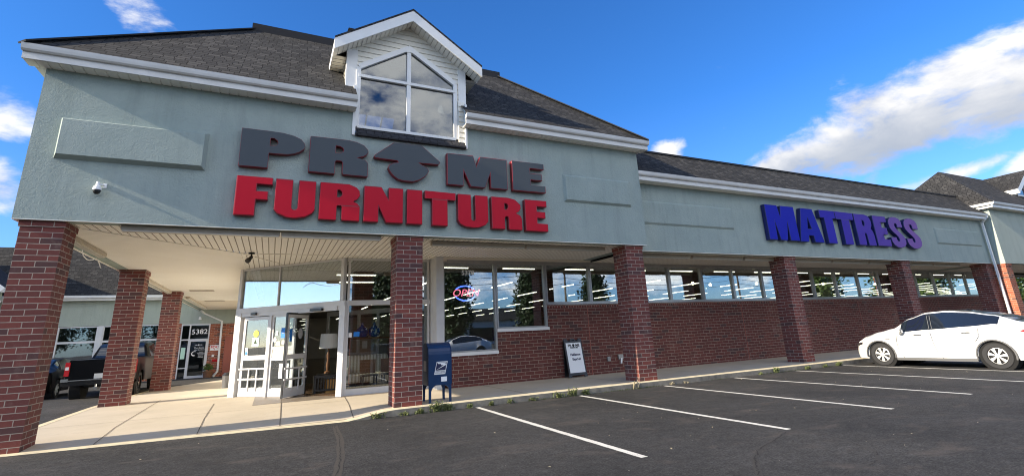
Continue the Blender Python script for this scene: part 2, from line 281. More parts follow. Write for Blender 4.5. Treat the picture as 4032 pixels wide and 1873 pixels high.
# ------------------------------------------------------------------ helpers
def tag(o, label=None, cat=None, group=None, kind=None):
    if label: o['label'] = label
    if cat: o['category'] = cat
    if group: o['group'] = group
    if kind: o['kind'] = kind
    return o
WROOT = {}
def fixp(o, parent):
    o.parent = parent
    if parent.name in WROOT: o.matrix_parent_inverse = Matrix.Translation(-WROOT[parent.name])
def empty(name, loc, label=None, cat=None, group=None, rz=0, world=False):
    o = bpy.data.objects.new(name, None); COL.objects.link(o); o.location = loc; o.rotation_euler = (0, 0, rz)
    o.empty_display_size = .2
    if world: WROOT[o.name] = Vector(loc)
    return tag(o, label, cat, group)
class MB:
    def __init__(s): s.v = []; s.f = []; s.uv = []; s.mi = []; s.mats = []; s.cur = 0
    def m(s, name):
        if name not in s.mats: s.mats.append(name)
        s.cur = s.mats.index(name); return s
    def face(s, pts, uv=None):
        i = len(s.v); s.v += [Vector(p) for p in pts]; s.f.append(list(range(i, i+len(pts)))); s.uv.append(uv); s.mi.append(s.cur); return s
    def box(s, x0, x1, y0, y1, z0, z1, top=None):
        a = [(x0, y0, z0), (x1, y0, z0), (x1, y1, z0), (x0, y1, z0), (x0, y0, z1), (x1, y0, z1), (x1, y1, z1), (x0, y1, z1)]
        for q in ((0, 1, 5, 4), (1, 2, 6, 5), (2, 3, 7, 6), (3, 0, 4, 7), (4, 5, 6, 7), (3, 2, 1, 0)): s.face([a[k] for k in q])
        return s
    def hexa(s, a):
        for q in ((0, 1, 5, 4), (1, 2, 6, 5), (2, 3, 7, 6), (3, 0, 4, 7), (4, 5, 6, 7), (3, 2, 1, 0)): s.face([a[k] for k in q])
        return s
    def bar(s, p0, p1, w, h, up=(0, 0, 1)):
        p0, p1 = Vector(p0), Vector(p1); d = (p1-p0).normalized(); u = Vector(up)
        if abs(d.dot(u)) > .98: u = Vector((0, 1, 0))
        r = d.cross(u).normalized(); u = r.cross(d); a = []
        for p in (p0, p1):
            for sx, sz in ((-1, -1), (1, -1), (1, 1), (-1, 1)): a.append(p+r*sx*w/2+u*sz*h/2)
        for q in ((0, 1, 5, 4), (1, 2, 6, 5), (2, 3, 7, 6), (3, 0, 4, 7), (4, 5, 6, 7), (3, 2, 1, 0)): s.face([a[k] for k in q])
        return s
    def cyl(s, p0, p1, r0, r1=None, n=16, caps=True):
        r1 = r0 if r1 is None else r1; p0, p1 = Vector(p0), Vector(p1); d = (p1-p0).normalized()
        a = d.orthogonal().normalized(); b = d.cross(a); A = []; B = []
        for k in range(n):
            t = 2*math.pi*k/n; o = a*math.cos(t)+b*math.sin(t); A.append(p0+o*r0); B.append(p1+o*r1)
        for k in range(n): s.face([A[k], A[(k+1) % n], B[(k+1) % n], B[k]])
        if caps: s.face(A[::-1]); s.face(B)
        return s
    def tube(s, path, r, n=8):
        for a, b in zip(path[:-1], path[1:]): s.cyl(a, b, r, r, n)
        return s
    def lathe(s, prof, c=(0, 0, 0), axis='z', n=24):
        c = Vector(c)
        def pt(r, h, t):
            if axis == 'z': return c+Vector((r*math.cos(t), r*math.sin(t), h))
            return c+Vector((h, r*math.cos(t), r*math.sin(t)))
        for (r0, h0), (r1, h1) in zip(prof[:-1], prof[1:]):
            for k in range(n):
                t0, t1 = 2*math.pi*k/n, 2*math.pi*(k+1)/n
                s.face([pt(r0, h0, t0), pt(r0, h0, t1), pt(r1, h1, t1), pt(r1, h1, t0)])
        return s
    def prism(s, poly, holes=(), a=0, b=1, axis='y', side=None):
        """2D outline (u,v) -> extruded along axis from a to b"""
        def P(u, v, w):
            return Vector((u, w, v)) if axis == 'y' else Vector((w, u, v)) if axis == 'x' else Vector((u, v, w))
        loops = [list(poly)]+[list(h) for h in holes]
        flat = [q for l in loops for q in l]
        tris = tessellate_polygon([[Vector((u, v, 0)) for u, v in l] for l in loops])
        cur = s.cur
        for t in tris:
            for w in (a, b): s.face([P(*flat[i], w) for i in t])
        if side: s.m(side)
        for l in loops:
            for (u0, v0), (u1, v1) in zip(l, l[1:]+l[:1]): s.face([P(u0, v0, a), P(u1, v1, a), P(u1, v1, b), P(u0, v0, b)])
        s.cur = cur
        return s
    def build(s, name, material=None, parent=None, smooth=False, bevel=0, loc=(0, 0, 0), weld=False, nfix=True, uvlocal=False, bevmat=None):
        me = bpy.data.meshes.new(name)
        me.from_pydata([tuple(v) for v in s.v], [], s.f)
        ul = me.uv_layers.new(name='UVMap'); L = Vector((0, 0, 0)) if uvlocal else Vector(loc)
        for p, uv in zip(me.polygons, s.uv):
            nrm = p.normal
            for j, li in enumerate(p.loop_indices):
                if uv: ul.data[li].uv = uv[j]
                else:
                    c = s.v[s.f[p.index][j]]+L
                    if abs(nrm.z) > .7: ul.data[li].uv = (c.x, c.y)
                    elif abs(nrm.x) > abs(nrm.y): ul.data[li].uv = (c.y, c.z)
                    else: ul.data[li].uv = (c.x, c.z)
        names = s.mats or [material]
        if material and not s.mats: names = [material]
        for n_ in names: me.materials.append(MATS[n_])
        for p, i in zip(me.polygons, s.mi): p.material_index = min(i, len(names)-1); p.use_smooth = smooth
        if weld or smooth or bevel or nfix:
            bm = bmesh.new(); bm.from_mesh(me)
            bmesh.ops.remove_doubles(bm, verts=bm.verts, dist=1e-5)
            if nfix: bmesh.ops.recalc_face_normals(bm, faces=bm.faces)
            bm.to_mesh(me); bm.free()
        o = bpy.data.objects.new(name, me); COL.objects.link(o); o.location = loc
        if parent: fixp(o, parent)
        if bevel:
            md = o.modifiers.new('bevel', 'BEVEL'); md.width = bevel; md.segments = 2; md.limit_method = 'ANGLE'; md.angle_limit = R_(40)
        if bevmat is not None: md.material = bevmat
        if smooth: me.set_sharp_from_angle(angle=R_(38))
        return o
def box_obj(name, m, parent, *b, bevel=0): return MB().box(*b).build(name, m, parent, bevel=bevel)
def text_obj(name, s, size, m, parent, mat4, ext=.004, bold=0, sx=1.0, align='CENTER', shear=0, space=1.0):
    cu = bpy.data.curves.new(name, 'FONT'); cu.body = s; cu.size = size; cu.extrude = ext; cu.offset = bold; cu.align_x = align; cu.align_y = 'CENTER'; cu.shear = shear; cu.space_character = space; cu.resolution_u = 3
    tmp = bpy.data.objects.new(name, cu); COL.objects.link(tmp); dg = bpy.context.evaluated_depsgraph_get()
    me = bpy.data.meshes.new_from_object(tmp.evaluated_get(dg)); bpy.data.objects.remove(tmp); bpy.data.curves.remove(cu)
    me.transform(Matrix.Diagonal((sx, 1, 1, 1))); me.transform(mat4)
    me.materials.clear(); me.materials.append(MATS[m])
    o = bpy.data.objects.new(name, me); COL.objects.link(o)
    if parent: fixp(o, parent)
    return o
def facing_front(x, y, z): return Matrix.Translation((x, y, z)) @ Matrix.Rotation(R_(90), 4, 'X')   # text reads from -y
def children(o): return [c for c in bpy.data.objects if c.parent == o]
def copy_tree(o, parent=None):
    c = o.copy(); COL.objects.link(c); c.parent = parent
    for ch in children(o): copy_tree(ch, c)
    return c
# ================================================================== GROUND
def cl(v, a=0., b=1.): return max(a, min(b, v))
def gz(x, y):
    z = .07*cl((1.6-x)/5.6)*cl((y-2)/6) if y < 16 else .07*cl((1.6-x)/5.6)
    if y > 20 and x < 3: z -= .011*(min(y, 40)-20)
    return z
def hz(x, y):          # walkway top
    z = .14
    if x < 2.3:
        f = cl((y-11.0)/1.6); e = gz(x, 11)+.012
        w = cl((2.3-x)/.8)
        z = .14+(e-.14)*(1-f)*w
    if y > 18: z -= .0165*(min(y, 40)-18)
    return z
def lin(a, b, n): return [a+(b-a)*i/n for i in range(n+1)]
def sheet(name, xs, ys, f, mt, skip=None, thick=None, **kw):
    me = bpy.data.meshes.new(name); V = [(x, y, f(x, y)) for y in ys for x in xs]; n = len(xs); F = []
    for j in range(len(ys)-1):
        for i in range(n-1):
            if skip and skip(xs[i], xs[i+1], ys[j], ys[j+1]): continue
            F.append((j*n+i, j*n+i+1, (j+1)*n+i+1, (j+1)*n+i))
    me.from_pydata(V, [], F); me.materials.append(MATS[mt]); me.validate()
    for p in me.polygons: p.use_smooth = True
    o = bpy.data.objects.new(name, me); COL.objects.link(o); tag(o, **kw); return o
sheet('parking_lot', [-700, -200, -60, -30, -20, -15]+lin(-12, 4, 16)+[6, 10, 20, 40, 80, 200, 700], [-700, -200, -60, -20, -5]+lin(0, 44, 22)+[60, 100, 300, 900], gz, 'asphalt', kind='structure')
sheet('walkway', lin(-4.15, 3.0, 44)+lin(4, 46, 14), lin(11.11, 12.9, 18)+[13.5, 14, 16, 18, 20, 24, 28, 32, 37], lambda x, y: hz(x, y), 'concrete', kind='structure')
# kerbs
def kerb_strip(name, pts, w, nrm):
    mb = MB()
    for (x0, y0), (x1, y1) in zip(pts, pts[1:]):
        nx, ny = nrm
        a0, a1 = hz(x0, y0)+.004, hz(x1, y1)+.004; r = .018
        mb.m('kerb_paint'); mb.face([(x0, y0, a0), (x1, y1, a1), (x1+nx*w, y1+ny*w, a1), (x0+nx*w, y0+ny*w, a0)])
        mb.face([(x0-nx*r, y0-ny*r, a0-r), (x1-nx*r, y1-ny*r, a1-r), (x1, y1, a1), (x0, y0, a0)])
        mb.m('kerb_concrete'); mb.face([(x0-nx*(r+.012), y0-ny*(r+.012), -.3), (x1-nx*(r+.012), y1-ny*(r+.012), -.3), (x1-nx*r, y1-ny*r, a1-r), (x0-nx*r, y0-ny*r, a0-r)])
    return tag(mb.build(name), kind='structure')
kerb_strip('kerb', [(x, 10.95+.0*x) for x in lin(-4.3, 2.7, 28)+lin(3, 46, 20)], .165, (0, 1))
kerb_strip('kerb', [(-4.30, y) for y in lin(10.95, 36, 26)], .155, (1, 0))
# walkway joints and kerb cracks
mb = MB()
def strip(mb, pts, w, f, dz=.004, jit=0):
    for (x0, y0), (x1, y1) in zip(pts, pts[1:]):
        d = Vector((x1-x0, y1-y0, 0)).normalized(); n_ = Vector((-d.y, d.x, 0))*w/2; n = 4 if f is gz else 14
        for k in range(n):
            ax, ay = x0+(x1-x0)*k/n, y0+(y1-y0)*k/n; bx, by = x0+(x1-x0)*(k+1)/n, y0+(y1-y0)*(k+1)/n
            mb.face([(ax+n_.x, ay+n_.y, f(ax, ay)+dz), (ax-n_.x, ay-n_.y, f(ax, ay)+dz), (bx-n_.x, by-n_.y, f(bx, by)+dz), (bx+n_.x, by+n_.y, f(bx, by)+dz)])
for p in ([(-1.22, 15.65), (-1.08, 11.1)], [(-2.79, 18.3), (-2.55, 11.1)], [(.36, 15.3), (.27, 11.1)], [(1.85, 14.4), (1.62, 11.1)], [(-4.1, 13.6), (1.8, 13.4)], [(-4.1, 18.2), (-1.2, 17.6)],
          [(5.58, 13.9), (5.6, 11.1)], [(8.7, 13.9), (8.7, 11.1)], [(11.8, 13.9), (11.8, 11.1)], [(14.9, 13.9), (14.9, 11.1)], [(18, 13.9), (18, 11.1)], [(21, 13.9), (21, 11.1)], [(-4.1, 23.5), (-1.2, 23.5)], [(-4.1, 29), (-1.2, 29)]):
    strip(mb, p, .016, hz, .007)
tag(mb.build('walkway_joints', 'joint', nfix=False), kind='structure')
# parking lines
for i, (x, y0, y1) in enumerate([(4.22, 10.86, 5.29), (6.90, 10.86, 5.30), (9.60, 10.86, 5.33), (12.23, 10.86, 5.32), (14.95, 10.86, 5.3), (17.33, 10.86, 5.3), (20.1, 10.86, 5.3), (22.8, 10.86, 5.3)]):
    mb = MB(); r9 = random.Random(i); n9 = 46
    for q in range(n9):
        a_, b_ = y1+(y0-y1)*q/n9, y1+(y0-y1)*(q+1)/n9
        if q == 0: e0 = (-.052+r9.uniform(-.004, .004), .052+r9.uniform(-.004, .004))
        e1 = (-.052+r9.uniform(-.005, .005), .052+r9.uniform(-.005, .005))
        mb.face([(x+e0[0], a_, gz(x, a_)+.003), (x+e0[1], a_, gz(x, a_)+.003), (x+e1[1], b_, gz(x, b_)+.003), (x+e1[0], b_, gz(x, b_)+.003)]); e0 = e1
    tag(mb.build('parking_line', 'line_paint', nfix=False), kind='structure')
# asphalt cracks with their sealed bands
def jag(pts, n, a, sd):
    r = random.Random(sd); out = []
    for (x0, y0), (x1, y1) in zip(pts, pts[1:]):
        for k in range(n):
            t = k/n; out.append((x0+(x1-x0)*t+r.uniform(-a, a), y0+(y1-y0)*t+r.uniform(-a, a)))
    return out+[pts[-1]]
mb = MB().m('crack_sealant')
tracks = [[(1.2, 10.6), (1.13, 9.06), (.98, 7.75), (.82, 6.76), (.7, 5.6)], [(6.71, 5.2), (5.62, 4.78), (5.18, 4.5), (4.92, 4.26), (4.53, 3.9), (4.1, 3.2)], [(9.51, 5.3), (8.5, 5.24), (7.59, 5.21), (6.71, 5.2)],
          [(6.9, 4.75), (6.75, 4.35), (6.5, 3.9), (6.1, 3.66), (5.5, 3.6), (5.0, 3.5)]]
for k, t_ in enumerate(tracks): mb.m('crack_sealant' if k == 0 else 'crack_faint'); strip(mb, jag(t_, 4, .012, k), (.11, .07, .03, .05)[k], gz, .0012)
mb.m('crack')
for k, t_ in enumerate(tracks):
    q = jag(t_, 12, (.016, .02, .012, .016)[k], 20+k)
    for j in range(len(q)-1):
        if k == 2: break
        if k == 3 and j % 12 > 4: continue
        strip(mb, q[j:j+2], rnd.choice((.008, .012, .018, .007)) if k != 2 else .006, gz, .003)
tag(mb.build('pavement_cracks', nfix=False), kind='structure')

# ================================================================== STORE BUILDING (tall block with the dormer, long low wing)
store = empty('store_building', (2.8, 14, 0), 'long shop building with grey-green stucco band, brick columns and gabled dormer over the entrance', 'building', world=True)
FX0, FX1, FY, ZS, ZT = -4.18, 9.705, 11.0, 3.83, 6.80
# tall fascia (with the notch for the dormer window)
mb = MB().prism([(FX0, ZS), (FX1, ZS), (FX1, ZT), (4.14, ZT), (4.14, 6.13), (1.375, 6.13), (1.375, ZT), (FX0, ZT)], a=FY, b=FY+.3)
mb.box(FX0, FX0+.3, FY+.3, 36, ZS, ZT); mb.box(FX1-.3, FX1, FY+.3, 17.4, ZS, ZT)
fascia = mb.build('fascia', 'stucco', store)
def raised(x0, x1, z0, z1, y, d, parent, m='stucco', bev=.06):
    mb = MB(); o = [(x0, z0), (x1, z0), (x1, z1), (x0, z1)]; i = [(x0+bev, z0+bev), (x1-bev, z0+bev), (x1-bev, z1-bev), (x0+bev, z1-bev)]
    for k in range(4):
        a, b = k, (k+1) % 4
        mb.face([(o[a][0], y, o[a][1]), (o[b][0], y, o[b][1]), (i[b][0], y-d, i[b][1]), (i[a][0], y-d, i[a][1])])
    mb.face([(u, y-d, v) for u, v in i]); mb.face([(u, y+.02, v) for u, v in o])
    return mb.build('raised_panel', m, parent)
raised(-3.81, -1.46, 4.96, 5.76, FY, .13, fascia); raised(6.97, 9.27, 4.94, 5.73, FY, .07, fascia)
# low wing fascia
QY, QS, QT, QX = 11.42, 3.75, 6.0, 31.62
wing = MB().box(FX1-.02, QX, QY, QY+.3, QS, QT).build('fascia', 'stucco', store)
raised(9.95, 13.95, 4.57, 5.33, QY, .05, wing); raised(26.9, 30.95, 4.55, 5.29, QY, .05, wing)
# brick columns
def column(x, y, zb, zt, w=.601, parent=None, m='brick_red', cap=True):
    mb = MB(); h = zt-zb; mb.box(0, w, 0, w, -.3, h-.12)
    if cap: mb.box(-.02, w+.02, -.02, w+.02, h-.12, h)
    return mb.build('brick_column', m, parent, loc=(x, y, zb), uvlocal=True)
for x, y, zb, zt in ((-4.079, 11.08, .06, ZS), (2.436, 11.08, .14, ZS), (8.966, 11.08, .14, ZS), (-4.079, 17.55, .14, ZS), (-4.079, 24.05, .05, ZS),
                     (16.315, 11.50, .14, QS), (23.75, 11.50, .14, QS), (31.0, 11.50, .14, QS)):
    column(x, y, zb, zt, parent=store)

# ---- roofs
def slope(mb, pts, u, v):
    """roof face: uv measured in metres along the eave (u) and up the slope (v)"""
    u, v = Vector(u).normalized(), Vector(v).normalized(); mb.face(pts, [(Vector(p).dot(u)+50, Vector(p).dot(v)+50) for p in pts])
ex0, ex1, ey, ez = -4.45, 9.93, 10.62, 6.965
rx0, rx1, ry, rz = -1.1, 6.5, 14.0, 10.26
mb = MB()
sf = (0, ry-ey, rz-ez); sl = (rx0-ex0, 0, rz-ez); sr = (rx1-ex1, 0, rz-ez); sb = (0, -(ry-ey), rz-ez)
# front slope split round the dormer opening
def zf(y): return ez+(y-ey)*(rz-ez)/(ry-ey)
D0, D1, DY = 1.16, 4.19, 11.12
slope(mb, [(ex0, ey, ez), (1.37, ey, ez), (1.37, DY, zf(DY)), (D0, DY, zf(DY)), (D0, ry, rz), (rx0, ry, rz)], (1, 0, 0), sf)
slope(mb, [(4.03, ey, ez), (ex1, ey, ez), (rx1, ry, rz), (D1, ry, rz), (D1, DY, zf(DY)), (4.03, DY, zf(DY))], (1, 0, 0), sf)
slope(mb, [(D0, 13.3, zf(13.3)), (D1, 13.3, zf(13.3)), (D1, ry, rz), (D0, ry, rz)], (1, 0, 0), sf)
slope(mb, [(ex0, ey, ez), (rx0, ry, rz), (rx0, 36, rz), (ex0, 36, ez)], (0, 1, 0), sl)
slope(mb, [(ex1, ey, ez), (ex1, 17.4, ez), (rx1, ry, rz)], (0, 1, 0), sr)
slope(mb, [(rx0, ry, rz), (rx1, ry, rz), (ex1, 17.4, ez), (3.4, 17.4, ez), (3.4, 15.3, 9.0), (1.7, 15.3, 9.0), (1.7, 17.4, ez), (rx0, 17.4, ez)], (1, 0, 0), sb)
slope(mb, [(rx0, 17.4, ez), (ex1, 17.4, ez), (ex1, 36, ez), (rx0, 36, ez)], (1, 0, 0), (0, 1, 0))
roof = mb.build('roof', 'shingle', store, nfix=False)
mb = MB().box(rx0-.05, rx1+.05, ry-.12, ry+.12, rz-.12, rz+.13)
for a, b in (((ex0, ey, ez+.02), (rx0, ry, rz+.02)), ((ex1, ey, ez+.02), (rx1, ry, rz+.02))): mb.bar(a, b, .22, .03)
mb.build('ridge_cap', 'roof_cap', roof)
# wing roof
qy0, qz0, qy1, qz1 = 11.02, 6.14, 12.32, 7.40
mb = MB(); slope(mb, [(FX1+.02, qy0, qz0), (31.5, qy0, qz0), (32.4, qy1, qz1), (FX1+.02, qy1, qz1)], (1, 0, 0), (0, qy1-qy0, qz1-qz0))
slope(mb, [(FX1+.02, qy1, qz1), (32.4, qy1, qz1), (32.4, qy1+1.3, qz0), (FX1+.02, qy1+1.3, qz0)], (1, 0, 0), (0, -1.3, 1.26))
mb.face([(FX1+.02, qy1+1.3, qz0), (78, qy1+1.3, qz0), (78, 52, qz0), (FX1+.02, 52, qz0)])
wroof = mb.build('roof', 'shingle', store, nfix=False)
MB().box(FX1+.02, 32.4, qy1-.07, qy1+.07, qz1-.03, qz1+.035).build('ridge_cap', 'roof_cap', wroof)
# gutters with fascia board and vented soffit under them
def gutter(parent, x0, x1, yf, zt, yw, end0=None, end1=None, m='gutter'):
    mb = MB(); pr = [(yf, zt), (yf+.015, zt), (yf+.03, zt-.02), (yf+.13, zt-.02), (yf+.13, zt-.125), (yf+.055, zt-.125), (yf+.025, zt-.10), (yf+.01, zt-.05)]
    mb.prism(pr, a=x0, b=x1, axis='x'); mb.box(x0+.01, x1-.01, yf+.10, yf+.135, zt-.26, zt-.126)
    g = mb.build('gutter', m, parent)
    mb = MB(); n = int((x1-x0)/.17)
    for k in range(n): mb.box(x0+.02+k*(x1-x0-.02)/n, x0+.02+(k+.88)*(x1-x0-.02)/n, yf+.136, yw, zt-.262, zt-.245)
    mb.box(x0+.02, x1, yf+.14, yw, zt-.244, zt-.24)
    mb.build('eave_soffit', 'vinyl', g); return g
gutter(roof, ex0+.0, 1.385, 10.60, 6.97, FY); gutter(roof, 4.04, ex1, 10.60, 6.97, FY)
gutter(wroof, FX1+.01, QX-.14, 11.0, 6.14, QY)
# side gutters of the tall block
for sx, xe in ((-1, ex0), (1, ex1)):
    mb = MB(); y1 = 36 if sx < 0 else 17.4
    pr = [(xe-sx*0.0, 6.97), (xe-sx*.13, 6.95), (xe-sx*.13, 6.845), (xe-sx*.03, 6.845)]
    mb.prism(pr, a=10.60, b=y1, axis='y')if 0 else None
    mb.box(min(xe, xe-sx*.12), max(xe, xe-sx*.12), 10.735, y1, 6.845, 6.969); mb.box(min(xe-sx*.1, xe-sx*.13), max(xe-sx*.1, xe-sx*.13), 10.735, y1, 6.71, 6.844)
    mb.box(min(xe-sx*.131, FX0 if sx < 0 else FX1), max(xe-sx*.131, FX0 if sx < 0 else FX1), 10.74, y1, 6.71, 6.726)
    mb.build('gutter', 'gutter', roof)
# roof plane of the entrance canopy / soffits: real boards with gaps
def boards(mb, axis, lo, hi, rng, z, pitch=.134, gap=.019, rec=.02):
    base = mb.mats[0] if mb.mats else 'vinyl'
    n = int((hi-lo)/pitch)+1
    for k in range(n):
        a, b = lo+k*pitch, min(lo+(k+1)*pitch, hi)
        if b-a < .02: continue
        (p0, p1), (q0, q1) = rng(a), rng(b-gap); (g0, g1) = rng(b)
        mb.m(base)
        if axis == 'y':     # boards run along y, stacked in x
            mb.face([(a, p0, z), (b-gap, q0, z), (b-gap, q1, z), (a, p1, z)])
            mb.m('groove'); mb.face([(b-gap, q0, z), (b-gap, q0, z+rec), (b-gap, q1, z+rec), (b-gap, q1, z)]); mb.face([(b-gap, q0, z+rec), (b, g0, z+rec), (b, g1, z+rec), (b-gap, q1, z+rec)]); mb.face([(b, g0, z), (b, g0, z+rec), (b, g1, z+rec), (b, g1, z)])
        else:
            mb.face([(p0, a, z), (q0, b-gap, z), (q1, b-gap, z), (p1, a, z)])
            mb.m('groove'); mb.face([(q0, b-gap, z), (q0, b-gap, z+rec), (q1, b-gap, z+rec), (q1, b-gap, z)]); mb.face([(q0, b-gap, z+rec), (g0, b, z+rec), (g1, b, z+rec), (q1, b-gap, z+rec)]); mb.face([(g0, b, z), (g0, b, z+rec), (g1, b, z+rec), (q1, b, z)])
SY = 14.15
mb = MB()
def ra(x):
    e = cl((x+4.1)/(-.88+4.1)); return (11.02, 11.05+(SY-11.05)*e) if x < -.88 else (11.02, SY)
boards(mb, 'y', -4.1, 9.69, ra, ZS+.005)
boards(mb, 'x', SY, 17.4, lambda y: (-.88, 1.9-.99*(y-SY)+.25), ZS+.005, pitch=.134) if 0 else boards(mb, 'y', -.88, 4.6, lambda x: (SY, 17.3 if x < 2 else 14.7), ZS+.006)
s1 = mb.build('canopy_soffit', None, store, nfix=False)
mb = MB()
boards(mb, 'x', 11.05, 29.0, lambda y: (-4.15, -4.1+(y-11.05)*1.039 if y < SY else -.88), ZS+.004, gap=.007, rec=.006)
mb.build('canopy_soffit', None, store, nfix=False)
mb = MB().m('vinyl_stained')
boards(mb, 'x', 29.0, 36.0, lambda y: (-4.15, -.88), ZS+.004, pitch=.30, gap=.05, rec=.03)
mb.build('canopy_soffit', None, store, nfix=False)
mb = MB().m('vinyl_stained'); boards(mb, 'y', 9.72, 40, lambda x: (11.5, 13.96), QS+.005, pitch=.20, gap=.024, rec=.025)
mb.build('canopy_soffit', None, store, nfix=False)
# thin metal edge at the bottom of the fascias and seams of the soffit
mb = MB().box(-4.18, 9.7, 10.995, 11.03, ZS-.012, ZS-.001).box(9.72, QX, QY-.004, QY+.03, QS-.012, QS-.001).box(-4.185, -4.14, 11.03, 36, ZS-.012, ZS-.001)
mb.bar((-4.1, 11.06, ZS), (-.88, SY, ZS), .035, .02).bar((-.88, SY, ZS), (9.68, SY, ZS), .03, .02).bar((-.88, SY, ZS), (-.88, 17.2, ZS), .03, .02)
mb.bar((-.88, SY, ZS), (.1, 15.9, ZS), .03, .02)
mb.build('soffit_trim', 'vinyl', store)

# ---- dormer
dorm = MB()
WX0, WX1, WZ0, WZE, WZA, WXC = 1.40, 3.93, 6.39, 7.98, 8.79, 2.665
gA = 9.52; gE = 8.36     # underside of gable at the ridge and at the eaves of the wall
dy = DY
# front wall with lap siding around the window
for k in range(60):
    z0 = 6.40+k*.145; z1 = z0+.145
    if z0 > 9.5: break
    def gx(z): return (1.84)*(9.60-z)/(9.60-8.45)
    def wx(z): return 1.27*(WZA-z)/(WZA-WZE) if z > WZE else 1.27
    for s in (-1, 1):
        o0, o1 = min(1.5, gx(z0)), min(1.5, max(0, gx(z1))); i0, i1 = max(0, wx(z0)) if z0 < WZA else 0, max(0, wx(z1)) if z1 < WZA else 0
        if z0 < WZE and z1 <= WZE+.01 : i0 = i1 = 1.27
        if o0 <= i0+.005: continue
        c = WXC
        dorm.face([(c+s*i0, dy-.022, z0), (c+s*o0, dy-.022, z0), (c+s*o1, dy, z1), (c+s*i1, dy, z1)])
        dorm.face([(c+s*i0, dy-.022, z0), (c+s*o0, dy-.022, z0), (c+s*o0, dy+.005, z0), (c+s*i0, dy+.005, z0)])
# cheeks
for x in (D0, D1):
    for k in range(16):
        z0 = 7.3+k*.145; z1 = z0+.145; s = -1 if x == D0 else 1
        if z1 > 8.6: break
        dorm.face([(x+s*.018, dy, z0), (x+s*.018, 13.2, z0), (x, 13.2, z1), (x, dy, z1)])
dormer = dorm.build('dormer', 'siding_cream', store, nfix=False)
MB().box(D0-.016, 1.398, dy-.04, dy-.001, 7.38, 8.42).box(D0-.016, D0, dy-.001, dy+.09, 7.38, 8.42).build('corner_board', 'trim_white', dormer)
MB().box(3.99, D1+.012, dy-.04, dy-.001, 7.38, 8.42).build('corner_board', 'trim_white', dormer)
MB().box(1.33, 1.40, 10.97, dy+.1, 6.13, 7.40).build('corner_board', 'trim_white', dormer)
MB().box(4.12, 4.17, 10.95, dy+.1, 6.12, 7.36).build('corner_board', 'trim_white', dormer)
mb = MB()
for k in range(9): z0 = 6.15+k*.145; mb.hexa([(3.965, 11.0, z0), (4.118, 11.0, z0), (4.118, 11.1, z0), (3.965, 11.1, z0), (3.965, 11.03, z0+.145), (4.118, 11.03, z0+.145), (4.118, 11.1, z0+.145), (3.965, 11.1, z0+.145)])
mb.build('side_siding', 'siding_cream', dormer)
# gable roof
gy0, gxL, gxR, gxc, gza, gze = 10.70, .82, 4.54, 2.68, 9.70, 8.455
gs = (gza-gze)/(gxc-gxL)
def main_y(z): return ey+(z-ez)*(ry-ey)/(rz-ez)
mb = MB()
slope(mb, [(gxL, gy0, gze), (gxc, gy0, gza), (gxc, main_y(gza), gza), (gxL, main_y(gze), gze)], (0, 1, 0), (gxc-gxL, 0, gza-gze))
slope(mb, [(gxR, gy0, gze), (gxR, main_y(gze), gze), (gxc, main_y(gza), gza), (gxc, gy0, gza)], (0, 1, 0), (gxc-gxR, 0, gza-gze))
for s, x in ((-1, gxL), (1, gxR)):
    mb.face([(x, gy0, gze), (gxc, gy0, gza), (gxc, gy0, gza-.05), (x, gy0, gze-.05)]); mb.face([(x, gy0, gze), (x, 11.9, gze), (x, 11.9, gze-.04), (x, gy0, gze-.04)])
mb.build('dormer_roof', 'shingle_dark', dormer, nfix=False)
mb = MB(); T = .052; Hh = .30
for s in (-1, 1):
    xe = gxL if s < 0 else gxR; e = .015
    A = [(xe, gy0+.012, gze-T), (gxc, gy0+.012, gza-T), (gxc, gy0+.012, gza-T-Hh), (xe, gy0+.012, gze-T-Hh+.02)]
    B = [(x, y+.03, z) for x, y, z in A]; mb.hexa([A[0], A[1], B[1], B[0], A[3], A[2], B[2], B[3]])
    mb.box(min(xe-s*.03, xe), max(xe-s*.03, xe), gy0+.043, 12.1, gze-T-.22, gze-T-.001)
mb.build('rake_board', 'trim_white', dormer)
mb = MB()
for s in (-1, 1):
    n = 17; xe = gxL if s < 0 else gxR
    for k in range(n):   # soffit boards under the rake
        t0, t1 = k/n, (k+.86)/n; P = lambda t, dz=0: (xe+(gxc-xe)*t, gze-T-Hh+.04+(gza-gze)*t+dz)
        (xa, za), (xb, zb) = P(t0), P(t1); (xc_, zc) = P((k+1)/n)
        mb.face([(xa, gy0+.043, za), (xb, gy0+.043, zb), (xb, dy, zb), (xa, dy, za)]); mb.face([(xb, gy0+.043, zb+.02), (xc_, gy0+.043, zc+.02), (xc_, dy, zc+.02), (xb, dy, zb+.02)])
    xw = D0 if s < 0 else D1
    for k in range(7):
        y0 = dy+k*.16; mb.face([(min(xe, xw), y0, gze-T-.215), (max(xe, xw), y0, gze-T-.215), (max(xe, xw), y0+.145, gze-T-.215), (min(xe, xw), y0+.145, gze-T-.215)])
mb.build('dormer_soffit', 'vinyl', dormer, nfix=False)
